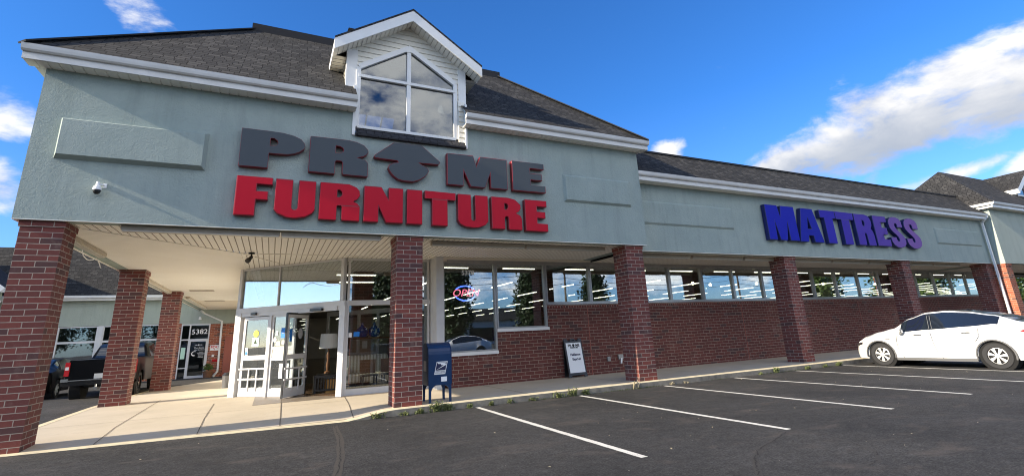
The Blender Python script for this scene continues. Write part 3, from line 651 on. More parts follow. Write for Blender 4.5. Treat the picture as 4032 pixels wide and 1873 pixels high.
# the window
wn = MB(); fy0, fy1 = dy-.05, dy+.03
def wbar(a, b, w=.07): wn.bar((a[0], dy-.02, a[1]), (b[0], dy-.02, b[1]), .10, w, up=(0, 0, 1))
pL, pR, pA, pLe, pRe = (1.44, WZ0), (3.90, WZ0), (WXC, WZA-.03), (1.44, 7.97), (3.90, 7.97)
for a, b, w in ((pL, pR, .07), (pL, pLe, .08), (pR, pRe, .08), (pLe, pA, .13), (pA, pRe, .13), ((WXC, WZ0), (WXC, WZA-.14), .075), ((1.44, 7.735), (3.90, 7.735), .07)): wbar(a, b, w)
wn.prism([(WXC-.10, WZA-.16), (WXC+.10, WZA-.16), (WXC, WZA+.055)], a=dy-.072, b=dy+.02)
dw = wn.build('window', 'trim_white', dormer)
MB().prism([(1.44, WZ0), (3.90, WZ0), (3.90, 7.97), (WXC, WZA-.03), (1.44, 7.97)], a=dy+.0, b=dy+.012).build('pane', 'glass_dormer', dw)
# shingled apron under the window
mb = MB(); slope(mb, [(1.40, 10.90, 6.145), (4.12, 10.90, 6.145), (4.12, dy-.03, 6.37), (1.40, dy-.03, 6.37)], (1, 0, 0), (0, .2, .225))
mb.face([(1.40, 10.90, 6.145), (4.12, 10.90, 6.145), (4.12, 10.91, 6.11), (1.40, 10.91, 6.11)]); mb.face([(1.4, 10.91, 6.11), (4.12, 10.91, 6.11), (4.12, 11.0, 6.12), (1.4, 11.0, 6.12)])
mb.build('apron', 'shingle_dark', dormer, nfix=False)
# white shaft behind the dormer window with the skylight opening in the back slope
mb = MB(); sx0, sx1 = 1.2, 4.15
mb.face([(sx0, dy+.1, 6.3), (sx1, dy+.1, 6.3), (sx1, 17.3, 6.3), (sx0, 17.3, 6.3)]); mb.face([(sx0, dy+.1, 6.3), (sx0, 17.3, 6.3), (sx0, 17.3, 7.0), (sx0, 14, 9.9), (sx0, dy+.1, 8.4)]); mb.face([(sx1, dy+.1, 6.3), (sx1, 17.3, 6.3), (sx1, 17.3, 7.0), (sx1, 14, 9.9), (sx1, dy+.1, 8.4)])
bk = lambda y: 6.9+(17.3-y)*.9
mb.face([(sx0, 17.3, 6.3), (sx1, 17.3, 6.3), (sx1, 17.3, 6.9), (sx0, 17.3, 6.9)])
mb.face([(sx0, 17.3, bk(17.3)), (1.9, 17.3, bk(17.3)), (1.9, 14, bk(14)), (sx0, 14, bk(14))]); mb.face([(3.2, 17.3, bk(17.3)), (sx1, 17.3, bk(17.3)), (sx1, 14, bk(14)), (3.2, 14, bk(14))])
mb.face([(1.9, 15.3, bk(15.3)), (3.2, 15.3, bk(15.3)), (3.2, 14, bk(14)), (1.9, 14, bk(14))])
mb.face([(sx0, 14, bk(14)), (sx1, 14, bk(14)), (sx1, dy+.4, 9.3), (sx0, dy+.4, 9.3)])
mb.build('light_shaft', 'white_wall', dormer, nfix=False)
mb = MB().bar((2.3, 17.3, 6.95), (2.3, 15.3, bk(15.3)+.03), .05, .05).bar((2.8, 17.3, 6.95), (2.8, 15.3, bk(15.3)+.03), .05, .05).bar((1.9, 16.2, bk(16.2)+.03), (3.2, 16.2, bk(16.2)+.03), .05, .05)
mb.build('skylight_frame', 'trim_white', dormer)

# ---- brick wall with the window band
WY = 13.95; RB = 'brick_wall_red'
mb = MB(); mb.box(4.56, 6.10, WY, WY+.3, -.1, .98).box(6.10, 7.90, WY, WY+.3, -.1, 1.59)
mb.box(7.90, 38.05, WY, WY+.3, -.1, 2.27).box(38.05, 39.8, WY, WY+.3, -.1, QS)
wall = mb.build('brick_wall', RB, store)
mb = MB()
for x0, x1, z, z1 in ((4.56, 6.10, .98, 1.062), (6.10, 7.90, 1.59, 1.682), (7.90, 38.05, 2.27, 2.405)): mb.box(x0, x1, WY-.004, WY+.3, z, z1)
mb.build('soldier_course', 'soldier', wall)
for x in (9.42, 16.68, 24.35, 31.3): MB().box(x-.012, x+.012, WY-.006, WY+.02, .14, 2.26).build('expansion_joint', 'door_brown', wall)
# header trim above windows
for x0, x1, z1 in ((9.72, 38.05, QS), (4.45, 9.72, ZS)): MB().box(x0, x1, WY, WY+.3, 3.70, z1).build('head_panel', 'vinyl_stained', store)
MB().box(4.56, 38.05, WY-.02, WY+.001, 3.69, 3.745).build('head_trim', 'aluminium', wall)
def window(x0, x1, z0, z1, parent, y=WY, m='aluminium', w=.055, sill=None, pane='glass'):
    mb = MB().box(x0, x0+w, y-.01, y+.10, z0, z1).box(x1-w, x1, y-.01, y+.10, z0, z1).box(x0+w, x1-w, y-.01, y+.10, z1-w, z1).box(x0+w, x1-w, y-.01, y+.10, z0, z0+w)
    if sill: mb.m(m).m(sill).box(x0-.01, x1+.01, y-.06, y-.011, z0-.075, z0+.005)
    f = mb.build('window', m if not mb.mats else None, parent)
    MB().box(x0+w-.005, x1-w+.005, y+.05, y+.06, z0+w-.005, z1-w+.005).build('pane', pane, f)
    return f
def window2(*a, **k):
    x0, x1, z0, z1, parent = a; y = k.get('y', WY)
    f = window(x0, x1, z0, z1, parent, **{q: v for q, v in k.items() if q != 'sillm'})
    return f
wA = window(4.42, 6.12, 1.06, 3.69, store); MB().box(4.40, 6.13, WY-.05, WY-.011, .985, 1.075).build('sill', 'trim_white', wA)
wB = window(6.13, 7.88, 1.68, 3.69, store); MB().box(6.12, 7.91, WY-.05, WY-.011, 1.60, 1.69).build('sill', 'trim_white', wB)
MU = [7.89, 9.62, 11.38, 13.16, 14.79, 16.46, 18.18, 19.82, 21.46, 23.07, 24.78, 26.46, 28.09, 29.73, 31.46, 33.16, 34.80, 36.46, 38.03]
for a, b in zip(MU, MU[1:]):
    f = window(a+.003, b-.003, 2.40, 3.69, store); MB().box(a+.003, b-.003, WY-.04, WY-.011, 2.365, 2.41).build('sill', 'aluminium', f)

f = window(39.85, 43.2, .6, 3.6, store, m='frame_dark'); f = window(43.25, 46.6, .6, 3.6, store, m='frame_dark')
MB().box(39.8, 48, WY, WY+.3, -.1, .59).build('brick_wall', RB, store); MB().box(46.62, 78, WY, WY+.3, .6, 6).build('brick_wall', RB, store); MB().box(38.05, 48, WY, WY+.3, 3.61 if 0 else 3.751, 5.5).build('head_panel', 'vinyl_stained', store)
# ---- entrance glazing
EY = 14.6; E = 'door_frame'
MB().box(4.23, 4.45, 13.93, EY+.1, .14, ZS).build('corner_post', E, store)
def zone(p0, p1):
    """frame of reference along a glazed wall: returns f(t, off, z) -> point; t from p0 to p1, off outward"""
    p0, p1 = Vector((*p0, 0)), Vector((*p1, 0)); d = (p1-p0).normalized(); n_ = Vector((d.y, -d.x, 0))
    return lambda t, o, z: p0+d*t+n_*o+Vector((0, 0, z)), (p1-p0).length
def zbox(mb, Z, t0, t1, o0, o1, z0, z1):
    a = [Z(t0, o0, z0), Z(t1, o0, z0), Z(t1, o1, z0), Z(t0, o1, z0), Z(t0, o0, z1), Z(t1, o0, z1), Z(t1, o1, z1), Z(t0, o1, z1)]
    return mb.hexa(a)
Zf, Lf = zone((1.80, EY), (4.23, EY))        # straight front part, outward is -y
mb = MB(); zbox(mb, Zf, 0, Lf, -.05, .05, 2.50, 2.64); zbox(mb, Zf, 0, Lf, -.05, .05, .14, .30); zbox(mb, Zf, 0, Lf, -.04, .04, 3.77, ZS)
for t in (.07, 2.0, 2.37): zbox(mb, Zf, t-.03, t+.03, -.05, .05, .30, 2.50); zbox(mb, Zf, t-.03, t+.03, -.05, .05, 2.64, 3.77)
f = mb.build('storefront_window', E, store)
mb = MB(); zbox(mb, Zf, .1, 2.35, -.005, .005, .30, 2.50); mb.build('pane', 'glass_door', f); mb = MB(); zbox(mb, Zf, .1, 2.35, -.005, .005, 2.64, 3.77); mb.build('pane', 'glass', f)
Zd, Ld = zone((-.96, 17.31), (1.75, 14.60))   # diagonal door wall, t from the left
T_ = lambda t: Ld-t                           # measured from the right-hand post
mb = MB(); zbox(mb, Zd, -.02, .20, -.08, .08, .13, 2.50); zbox(mb, Zd, Ld-.06, Ld+.12, -.09, .09, .13, 2.50); zbox(mb, Zd, Ld-.08, Ld+.02, -.07, .07, 2.64, ZS)
zbox(mb, Zd, 0, Ld+.1, -.09, .09, 2.50, 2.64); zbox(mb, Zd, .0, .10, -.07, .07, 2.64, ZS); zbox(mb, Zd, .1, Ld-.08, -.05, .05, 3.78, ZS)
zbox(mb, Zd, .2, Ld-.06, -.06, .06, 2.38, 2.50); zbox(mb, Zd, 1.29, 1.37, -.07, .07, .13, 2.38); zbox(mb, Zd, T_(.60), T_(.15), -.06, .09, 2.38, 2.50)
zbox(mb, Zd, T_(2.34), T_(2.30), -.02, .04, 2.64, 3.78)
ent = mb.build('entrance_frame', E, store)
mb = MB(); zbox(mb, Zd, .1, Ld-.08, -.005, .005, 2.64, 3.78); mb.build('transom_pane', 'glass', ent)
def leaf(Z, t0, t1, z0, z1, name='door', kick=.24, grid=True, o=0, parent=None, m=E, mid=(1.14, 1.27), label=None):
    mb = MB(); a, b = t0, t1; w = .085
    zbox(mb, Z, a, a+w, o-.025, o+.025, z0, z1); zbox(mb, Z, b-w, b, o-.025, o+.025, z0, z1); zbox(mb, Z, a+w, b-w, o-.025, o+.025, z1-.09, z1); zbox(mb, Z, a+w, b-w, o-.025, o+.025, z0, z0+kick); zbox(mb, Z, a+w, b-w, o-.025, o+.025, *mid)
    d = mb.build(name, m, parent)
    if label: d['label'] = label
    mb = MB(); zbox(mb, Z, a+w, b-w, o-.004, o+.004, z0+kick, z1-.09); mb.build('pane', 'glass_door', d)
    if grid:
        mb = MB(); 
        for zz in (.62, .90): zbox(mb, Z, a-.02, b+.02, o+.03, o+.06, zz-.022, zz+.022)
        for q in (.36, .66): zbox(mb, Z, a+(b-a)*q-.018, a+(b-a)*q+.018, o+.028, o+.05, z0+.15, .92)
        mb.build('guard_rail', m, d)
    return d
leaf(Zd, .30, 1.29, .15, 2.36, parent=store)
# fixed side panel with solid mid panel
mb = MB(); zbox(mb, Zd, 1.37, 1.44, -.03, .03, .14, 2.38); zbox(mb, Zd, 2.14, 2.22, -.03, .03, .14, 2.38)
for z0, z1 in ((.14, .36), (1.11, 1.18), (1.40, 1.49), (2.32, 2.38)): zbox(mb, Zd, 1.44, 2.14, -.03, .03, z0, z1)
sp_ = mb.build('side_panel', E, store)
mb = MB(); zbox(mb, Zd, 1.44, 2.14, -.01, .012, 1.18, 1.40); mb.build('solid_panel', 'siding_cream', sp_)
mb = MB(); zbox(mb, Zd, 1.44, 2.14, -.004, .004, .36, 1.11); mb.build('pane', 'glass_door', sp_); mb = MB(); zbox(mb, Zd, 1.44, 2.14, -.004, .004, 1.49, 2.32); mb.build('pane', 'glass_door', sp_)
# door leaf standing open across the frame
Zo, Lo = zone((.36, 15.30), (.94, 16.06))
lf = leaf(Zo, 0, Lo, .16, 2.34, parent=store, m='door_frame', label='open door leaf with dark edge')
mb = MB(); zbox(mb, Zo, -.018, -.001, -.03, .03, .15, 2.36); zbox(mb, Zo, Lo+.001, Lo+.04, -.035, .035, .15, 2.36); zbox(mb, Zo, -.01, Lo+.03, -.03, .03, 2.341, 2.39); mb.build('edge_seal', 'black_plastic', lf)
mb = MB(); zbox(mb, Zd, 1.0, 1.12, .09, .14, 2.40, 2.46) if 0 else zbox(mb, Zd, .62, .80, .065, .13, 2.42, 2.48); zbox(mb, Zd, T_(1.02), T_(.62), .065, .16, 2.40, 2.47)
mb.build('door_sensor', 'black_plastic', ent)
# inner vestibule screen
Zi, Li = zone((1.9, 20.6), (4.6, 17.9))
mb = MB()
for t in (0.05, .9, 1.45, 2.3, 3.1, 3.75): zbox(mb, Zi, t-.045, t+.045, -.04, .04, .15, 2.5)
zbox(mb, Zi, 0, Li, -.05, .05, 2.5, 2.66); zbox(mb, Zi, 0, Li, -.04, .04, .15, .30); zbox(mb, Zi, .9, 2.3, -.04, .04, 1.05, 1.13)
vs_ = mb.build('vestibule_screen', E, store)
mb = MB(); zbox(mb, Zi, .05, .9, -.004, .004, .3, 2.5); mb.build('pane', 'glass_door', vs_); mb = MB(); zbox(mb, Zi, 2.3, 3.75, -.004, .004, .3, 2.5); mb.build('pane', 'glass_door', vs_)
# interior shell
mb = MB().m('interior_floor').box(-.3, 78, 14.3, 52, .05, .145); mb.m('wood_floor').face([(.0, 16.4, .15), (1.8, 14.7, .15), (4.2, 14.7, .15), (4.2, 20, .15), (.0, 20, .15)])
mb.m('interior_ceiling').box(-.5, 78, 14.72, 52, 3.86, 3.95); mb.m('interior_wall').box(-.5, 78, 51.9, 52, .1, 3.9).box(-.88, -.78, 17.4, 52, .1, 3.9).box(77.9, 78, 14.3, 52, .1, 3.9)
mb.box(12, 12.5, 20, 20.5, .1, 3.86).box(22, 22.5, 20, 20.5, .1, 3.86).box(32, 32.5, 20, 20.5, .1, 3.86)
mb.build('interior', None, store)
mb = MB().m('vinyl').box(-.95, -.885, 17.35, 36, .0, ZS); mb.build('side_wall', 'vinyl', store)

# ---- signs (channel letters)
SG = {"P":[[[-0.88,5.93],[-0.37,5.93],[-0.09,5.92],[0.13,5.88],[0.27,5.82],[0.34,5.73],[0.355,5.66],[0.34,5.6],[0.26,5.53],[0.16,5.48],[0.01,5.44],[-0.16,5.43],[-0.34,5.43],[-0.34,5.1],[-0.88,5.1]],[[-0.33,5.77],[-0.26,5.77],[-0.2,5.73],[-0.185,5.68],[-0.2,5.63],[-0.25,5.6],[-0.33,5.6]]],
"R":[[[0.45,5.93],[0.45,5.1],[0.99,5.1],[0.99,5.39],[1.01,5.41],[1.12,5.41],[1.14,5.38],[1.14,5.14],[1.17,5.1],[1.7,5.1],[1.7,5.43],[1.64,5.49],[1.47,5.535],[1.59,5.57],[1.66,5.62],[1.7,5.69],[1.69,5.75],[1.6,5.85],[1.44,5.91],[1.26,5.935],[1.05,5.935]],[[0.99,5.76],[1.07,5.76],[1.14,5.72],[1.155,5.68],[1.14,5.64],[1.08,5.6],[0.99,5.6]]],
"logo":[[[2.27,6.01],[2.95,6.02],[3.41,5.65],[3.41,5.62],[3.37,5.57],[2.9,5.56],[2.95,5.53],[3.05,5.49],[3.11,5.44],[3.13,5.38],[3.09,5.3],[3.03,5.23],[2.89,5.13],[2.75,5.08],[2.5,5.08],[2.38,5.11],[2.28,5.18],[2.2,5.27],[2.15,5.37],[2.18,5.44],[2.28,5.51],[2.38,5.53],[2.36,5.56],[1.99,5.57],[1.85,5.58],[1.82,5.61],[1.85,5.66]]],
"M":[[[3.58,5.91],[4.28,5.92],[4.36,5.66],[4.46,5.91],[5.22,5.91],[5.22,5.09],[4.73,5.09],[4.73,5.46],[4.59,5.09],[4.19,5.09],[4.02,5.46],[4.02,5.09],[3.58,5.09]]],
"E":[[[5.35,5.91],[6.32,5.91],[6.32,5.74],[5.89,5.74],[5.89,5.61],[6.25,5.61],[6.25,5.42],[5.9,5.42],[5.9,5.28],[6.34,5.28],[6.34,5.09],[5.35,5.09]]],
"F":[[[-0.88,4.89],[-0.21,4.89],[-0.21,4.73],[-0.5,4.73],[-0.5,4.59],[-0.28,4.59],[-0.28,4.4],[-0.5,4.4],[-0.5,4.06],[-0.88,4.06]]],
"U":[[[-0.16,4.89],[0.175,4.89],[0.175,4.27],[0.2,4.24],[0.26,4.24],[0.285,4.28],[0.285,4.89],[0.63,4.89],[0.63,4.25],[0.58,4.17],[0.45,4.09],[0.25,4.05],[0.06,4.07],[-0.08,4.13],[-0.16,4.22]]],
"R2":[[[0.71,4.89],[0.71,4.06],[1.07,4.06],[1.07,4.37],[1.09,4.39],[1.15,4.39],[1.17,4.36],[1.17,4.09],[1.2,4.06],[1.555,4.06],[1.555,4.39],[1.5,4.46],[1.41,4.5],[1.5,4.56],[1.55,4.64],[1.54,4.75],[1.47,4.83],[1.31,4.89],[1.12,4.89]],[[1.07,4.74],[1.12,4.74],[1.165,4.69],[1.165,4.63],[1.12,4.58],[1.07,4.58]]],
"N":[[[1.63,4.89],[2.02,4.89],[2.175,4.62],[2.175,4.89],[2.52,4.89],[2.52,4.06],[2.13,4.06],[1.965,4.41],[1.965,4.06],[1.63,4.06]]],
"I":[[[2.6,4.89],[2.97,4.89],[2.97,4.055],[2.6,4.055]]],
"T":[[[3.02,4.89],[3.8,4.88],[3.8,4.7],[3.59,4.7],[3.59,4.05],[3.2,4.05],[3.2,4.7],[3.02,4.7]]],
"U2":[[[3.845,4.88],[4.19,4.88],[4.195,4.25],[4.23,4.23],[4.26,4.23],[4.295,4.26],[4.295,4.88],[4.64,4.88],[4.64,4.22],[4.56,4.13],[4.41,4.07],[4.22,4.05],[4.03,4.07],[3.9,4.13],[3.845,4.22]]],
"R3":[[[4.73,4.88],[5.21,4.88],[5.41,4.84],[5.55,4.72],[5.56,4.62],[5.51,4.54],[5.42,4.49],[5.54,4.43],[5.58,4.35],[5.58,4.045],[5.21,4.045],[5.19,4.08],[5.19,4.36],[5.17,4.38],[5.12,4.38],[5.1,4.35],[5.1,4.05],[4.73,4.05]],[[5.1,4.73],[5.15,4.72],[5.19,4.67],[5.18,4.61],[5.14,4.57],[5.1,4.57]]],
"E2":[[[5.67,4.875],[6.33,4.875],[6.33,4.7],[6.03,4.7],[6.03,4.57],[6.28,4.57],[6.28,4.39],[6.03,4.39],[6.03,4.25],[6.34,4.25],[6.34,4.04],[5.67,4.04]]]}
SB = {"M":[[[15.34,5.52],[16.0,5.52],[16.08,5.12],[16.18,5.52],[16.9,5.52],[16.92,4.25],[16.42,4.25],[16.41,4.88],[16.26,4.25],[15.9,4.25],[15.75,4.88],[15.74,4.25],[15.32,4.25]]],
"A":[[[17.29,5.51],[17.96,5.51],[18.33,4.24],[17.78,4.24],[17.75,4.47],[17.49,4.48],[17.43,4.24],[16.95,4.24]],[[17.6,5.15],[17.71,4.74],[17.5,4.74]]],
"T":[[[18.35,5.51],[19.29,5.51],[19.29,5.21],[19.11,5.2],[19.11,4.23],[18.59,4.23],[18.59,5.2],[18.35,5.21]]],
"T2":[[[19.31,5.51],[20.45,5.50],[20.43,5.22],[20.14,5.21],[20.12,4.23],[19.62,4.23],[19.64,5.21],[19.31,5.21]]],
"R":[[[20.50,5.5],[21.25,5.5],[21.42,5.47],[21.54,5.38],[21.61,5.24],[21.6,5.08],[21.49,4.93],[21.58,4.83],[21.63,4.66],[21.64,4.23],[21.14,4.23],[21.12,4.68],[21.08,4.72],[21.01,4.72],[20.99,4.23],[20.50,4.23]],[[20.99,5.26],[21.09,5.24],[21.13,5.14],[21.08,5.03],[20.99,5.02]]],
"E":[[[21.76,5.5],[22.7,5.5],[22.7,5.25],[22.28,5.23],[22.29,5.02],[22.63,5.02],[22.63,4.73],[22.3,4.72],[22.31,4.53],[22.72,4.53],[22.7,4.24],[21.75,4.24]]],
"S":[[[23.82,5.08],[23.43,5.08],[23.43,5.18],[23.38,5.24],[23.28,5.23],[23.25,5.15],[23.29,5.06],[23.42,4.95],[23.66,4.8],[23.80,4.67],[23.85,4.52],[23.80,4.37],[23.66,4.27],[23.39,4.21],[23.09,4.23],[22.90,4.32],[22.80,4.45],[22.78,4.64],[23.19,4.65],[23.20,4.55],[23.26,4.48],[23.35,4.49],[23.38,4.56],[23.34,4.65],[23.2,4.76],[22.98,4.90],[22.86,5.03],[22.82,5.18],[22.85,5.34],[22.98,5.46],[23.2,5.52],[23.45,5.52],[23.67,5.47],[23.80,5.35]]],
"S2":[[[25.02,5.06],[24.58,5.06],[24.58,5.16],[24.53,5.25],[24.43,5.24],[24.40,5.16],[24.45,5.06],[24.67,4.93],[24.90,4.79],[25.03,4.66],[25.06,4.50],[25.0,4.36],[24.82,4.25],[24.55,4.2],[24.25,4.23],[24.05,4.33],[23.96,4.46],[23.94,4.64],[24.37,4.64],[24.38,4.55],[24.44,4.48],[24.52,4.49],[24.55,4.57],[24.50,4.67],[24.35,4.78],[24.13,4.91],[24.0,5.04],[23.96,5.18],[24.0,5.34],[24.12,5.46],[24.35,5.52],[24.65,5.52],[24.88,5.46],[25.01,5.33]]]}
def letters(root, table, keys, yb, d, face, edge, fx=1.0, fz=1.0):
    for i, k in enumerate(keys):
        L = [[(1*u*fx, 1.52+(v-1.52)*fz) for u, v in l] for l in table[k]]
        fm = face if isinstance(face, str) else face[i]
        mb = MB().m(fm).prism(L[0], L[1:], a=yb-d, b=yb, side=edge)
        o = mb.build('letter', None, root, bevel=.016, bevmat=1)
s_ = empty('store_sign', (2.7, 11, 5.5), 'upper row of dark grey letters with red sides reading PR ME around an emblem', 'sign', world=True); letters(s_, SG, ['P', 'R', 'logo', 'M', 'E'], FY-.012, .13, 'sign_grey', 'sign_red_edge')
s_ = empty('store_sign', (2.7, 11, 4.4), 'row of big glossy red channel letters reading FURNITURE', 'sign', world=True); letters(s_, SG, ['F', 'U', 'R2', 'N', 'I', 'T', 'U2', 'R3', 'E2'], FY-.012, .13, 'sign_red', 'sign_red_edge')
s_ = empty('store_sign', (20, 11.42, 4.8), 'row of blue channel letters reading MATTRESS on the low wing, purple glare coloured in', 'sign', world=True); letters(s_, SB, ['M', 'A', 'T', 'T2', 'R', 'E', 'S', 'S2'], QY-.012, .16, ['sign_blue%d' % i for i in range(8)], 'sign_blue_edge', 1.0085, 1.0085)
# ================================================================== NEXT BLOCK TO THE RIGHT
nb = empty('shop_building', (39.6, 13, 0), 'taller shop block beyond the low wing with sunlit stucco side and small dormer', 'building', world=True)
bx0, by, bzs, bzt = 31.70, 11.0, 3.70, 6.42
MB().box(bx0, 48, by, by+.3, bzs, bzt).box(bx0, bx0+.3, by+.3, 14, bzs, bzt).build('fascia', 'stucco_far', nb)
column(31.71, 11.04, .14, bzs, parent=nb, m='brick_orange'); column(47, 11.04, .14, bzs, parent=nb)
gx0, gy, gzr = 31.36, 10.62, 6.66; px_, py_, pz_ = 34.3, 13.56, 9.44
mb = MB()
slope(mb, [(gx0, gy, gzr), (48, gy, gzr), (45.3, py_, pz_), (px_, py_, pz_)], (1, 0, 0), (0, py_-gy, pz_-gzr))
slope(mb, [(gx0, gy, gzr), (px_, py_, pz_), (gx0, 16.5, gzr)], (0, 1, 0), (px_-gx0, 0, pz_-gzr))
slope(mb, [(px_, py_, pz_), (45.3, py_, pz_), (48, 16.5, gzr), (gx0, 16.5, gzr)], (1, 0, 0), (0, -(py_-gy), pz_-gzr))
nroof = mb.build('roof', 'shingle', nb, nfix=False)
gutter(nroof, gx0, 48, 10.60, 6.67, by)
mb = MB().box(gx0, gx0+.12, 10.73, 14.3, 6.545, 6.668).box(gx0+.10, gx0+.14, 10.73, 14.3, 6.41, 6.543).box(gx0+.14, bx0, 10.75, 14.3, 6.41, 6.43); mb.build('gutter', 'gutter', nroof)
# dormer of that block
dx, hw, dzr, dze, dfy = 39.65, 1.95, 9.46, 8.15, 11.55
mb = MB()
zm = lambda y: gzr+(y-gy)*(pz_-gzr)/(py_-gy); ym = lambda z: gy+(z-gzr)*(py_-gy)/(pz_-gzr)
slope(mb, [(dx-hw, dfy, dze), (dx, dfy, dzr), (dx, ym(dzr), dzr), (dx-hw, ym(dze), dze)], (0, 1, 0), (hw, 0, dzr-dze))
slope(mb, [(dx+hw, dfy, dze), (dx+hw, ym(dze), dze), (dx, ym(dzr), dzr), (dx, dfy, dzr)], (0, 1, 0), (-hw, 0, dzr-dze))
nd = mb.build('dormer', 'shingle', nb, nfix=False)
mb = MB()
for s in (-1, 1):
    mb.bar((dx+s*hw, dfy+.02, dze-.17), (dx, dfy+.02, dzr-.17), .04, .26, up=(0, 0, 1)); xe = dx+s*hw
    mb.box(min(xe, xe-s*.03), max(xe, xe-s*.03), dfy+.05, ym(dze)+.1, dze-.28, dze-.02)
mb.build('rake_board', 'trim_white', nd)
mb = MB(); fyy = dfy+.4
mb.prism([(dx-1.55, 7.0), (dx+1.55, 7.0), (dx+1.55, 8.25), (dx, dzr-.15), (dx-1.55, 8.25)], a=fyy, b=fyy+.05); mb.box(dx-1.56, dx-1.50, fyy+.05, 12.6, 7.0, 8.1).box(dx+1.5, dx+1.56, fyy+.05, 12.6, 7.0, 8.1)
mb.build('dormer_wall', 'siding_cream', nd)
mb = MB()
for a, b in (((dx-1.2, 7.45), (dx-1.2, 8.1)), ((dx+1.2, 7.45), (dx+1.2, 8.1)), ((dx-1.2, 8.1), (dx, 8.95)), ((dx, 8.95), (dx+1.2, 8.1)), ((dx, 7.45), (dx, 8.9)), ((dx-1.2, 7.9), (dx+1.2, 7.9)), ((dx-1.2, 7.45), (dx+1.2, 7.45))): mb.bar((a[0], fyy-.04, a[1]), (b[0], fyy-.04, b[1]), .06, .09)
w_ = mb.build('window', 'trim_white', nd)
MB().prism([(dx-1.2, 7.45), (dx+1.2, 7.45), (dx+1.2, 8.1), (dx, 8.95), (dx-1.2, 8.1)], a=fyy-.02, b=fyy-.01).build('pane', 'car_glass', w_)
mb = MB().m('vinyl_stained'); boards(mb, 'y', 31.72, 48, lambda x: (11.31, 13.94), bzs+.006, pitch=.2, gap=.02); mb.build('canopy_soffit', None, nb, nfix=False)
# downspout between the two blocks
mb = MB().bar((31.42, 11.02, 6.02), (31.42, 11.30, 5.75), .10, .08).bar((31.42, 11.30, 5.78), (31.42, 11.30, 1.0), .10, .08).bar((31.42, 11.30, 1.0), (31.42, 11.02, .25), .10, .08)
tag(mb.build('downspout', 'trim_white', None), 'white rectangular rain downspout running down where the low wing meets the right-hand block', 'downspout')

# ================================================================== BUILDING AT THE LEFT REAR
LY = 36.0
lb = empty('shop_building', (-9, 40, 0), 'set-back shop building at the left rear behind the parked pickup and door 5382', 'building', world=True)
mb = MB().box(-30, -4.93, LY-.02, LY+.3, 3.06, 4.50).box(-4.93, 1.5, LY-.02, LY+.3, 2.99, 4.5); mb.build('fascia', 'stucco_far', lb)
mb = MB().box(-5.35, -4.93, LY, LY+.3, -.5, 3.05).box(-3.44, -.8, LY, LY+.3, -.5, 2.98).box(-30, -10.8, LY, LY+.3, -.5, 3.05); mb.build('brick_wall', 'brick_orange', lb)
mb = MB().box(-10.8, -5.35, LY, LY+.3, -.5, .35); mb.build('brick_wall', 'brick_orange', lb)
mb = MB(); slope(mb, [(-30, 35.6, 4.70), (1.5, 35.6, 4.70), (1.5, 38.9, 7.9), (-30, 38.9, 7.9)], (1, 0, 0), (0, 3.3, 3.2)); slope(mb, [(-30, 38.9, 7.9), (1.5, 38.9, 7.9), (1.5, 42.2, 4.7), (-30, 42.2, 4.7)], (1, 0, 0), (0, -3.3, 3.2))
lroof = mb.build('roof', 'shingle', lb, nfix=False)
MB().box(-30, -4.46, 35.46, 35.6, 4.58, 4.72).box(-30, -4.46, 35.58, 35.62, 4.44, 4.578).build('gutter', 'gutter', lroof)
for a, b in ((-14.2, -12.5), (-12.45, -10.75), (-10.70, -8.93), (-8.70, -7.0), (-6.95, -5.36)):
    w_ = window(a, b, .36, 2.19, lb, y=LY, m='door_frame', pane='glass'); w2 = window(a, b, 2.19, 3.04, lb, y=LY, m='door_frame')
MB().box(-8.925, -8.705, LY-.03, LY+.1, .3, 3.05).build('mullion_post', 'door_frame', lb)
MB().box(-15, -5.3, 41, 41.1, -.3, 3.5).box(-15, 1, LY+.3, 41, 3.3, 3.4).box(-15, 1, LY+.3, 41, -.3, -.2).box(-5.3, 1, 41, 41.1, -.3, 3.5).build('interior', 'interior_ceiling', lb)
# glazed door number 5382
zb = -.15
mb = MB().box(-4.93, -3.44, LY-.03, LY+.06, 2.92, 3.0).box(-4.93, -4.87, LY-.03, LY+.06, zb, 2.92).box(-3.51, -3.44, LY-.03, LY+.06, zb, 2.92).box(-4.51, -4.44, LY-.03, LY+.06, zb, 2.92).box(-4.87, -3.51, LY-.031, LY+.061, 2.05, 2.13).box(-4.87, -4.51, LY-.03, LY+.06, .45, .50).box(-4.93, -3.44, LY-.03, LY+.06, zb-.05, zb+.02)
ds = mb.build('door_frame', 'door_frame', lb)
mb = MB().box(-4.44, -4.37, LY-.045, LY+.03, zb+.02, 2.05).box(-3.58, -3.51, LY-.045, LY+.03, zb+.02, 2.05).box(-4.37, -3.58, LY-.045, LY+.03, 1.97, 2.05).box(-4.37, -3.58, LY-.045, LY+.03, zb+.02, zb+.17)
dd = mb.build('door', 'door_frame', lb); MB().box(-4.37, -3.58, LY, LY+.01, zb+.17, 1.97).build('pane', 'glass_door', dd); MB().box(-4.41, -4.39, LY-.09, LY-.07, .85, 1.15).build('handle', 'trim_white', dd)
MB().box(-4.87, -3.51, LY, LY+.01, 2.13, 2.92).build('pane', 'glass_door', ds); MB().box(-4.87, -4.51, LY, LY+.01, zb, 2.05).build('pane', 'glass_door', ds)
text_obj('house_number', '5382', .40, 'white_paint', ds, facing_front(-3.97, LY-.04, 2.53), sx=1.05, bold=.004)
text_obj('door_lettering', 'The dome', .13, 'white_paint', dd, facing_front(-3.9, LY-.05, 1.60)); text_obj('door_lettering', 'Day Spa Classes', .085, 'white_paint', dd, facing_front(-3.86, LY-.05, 1.49), shear=.3)
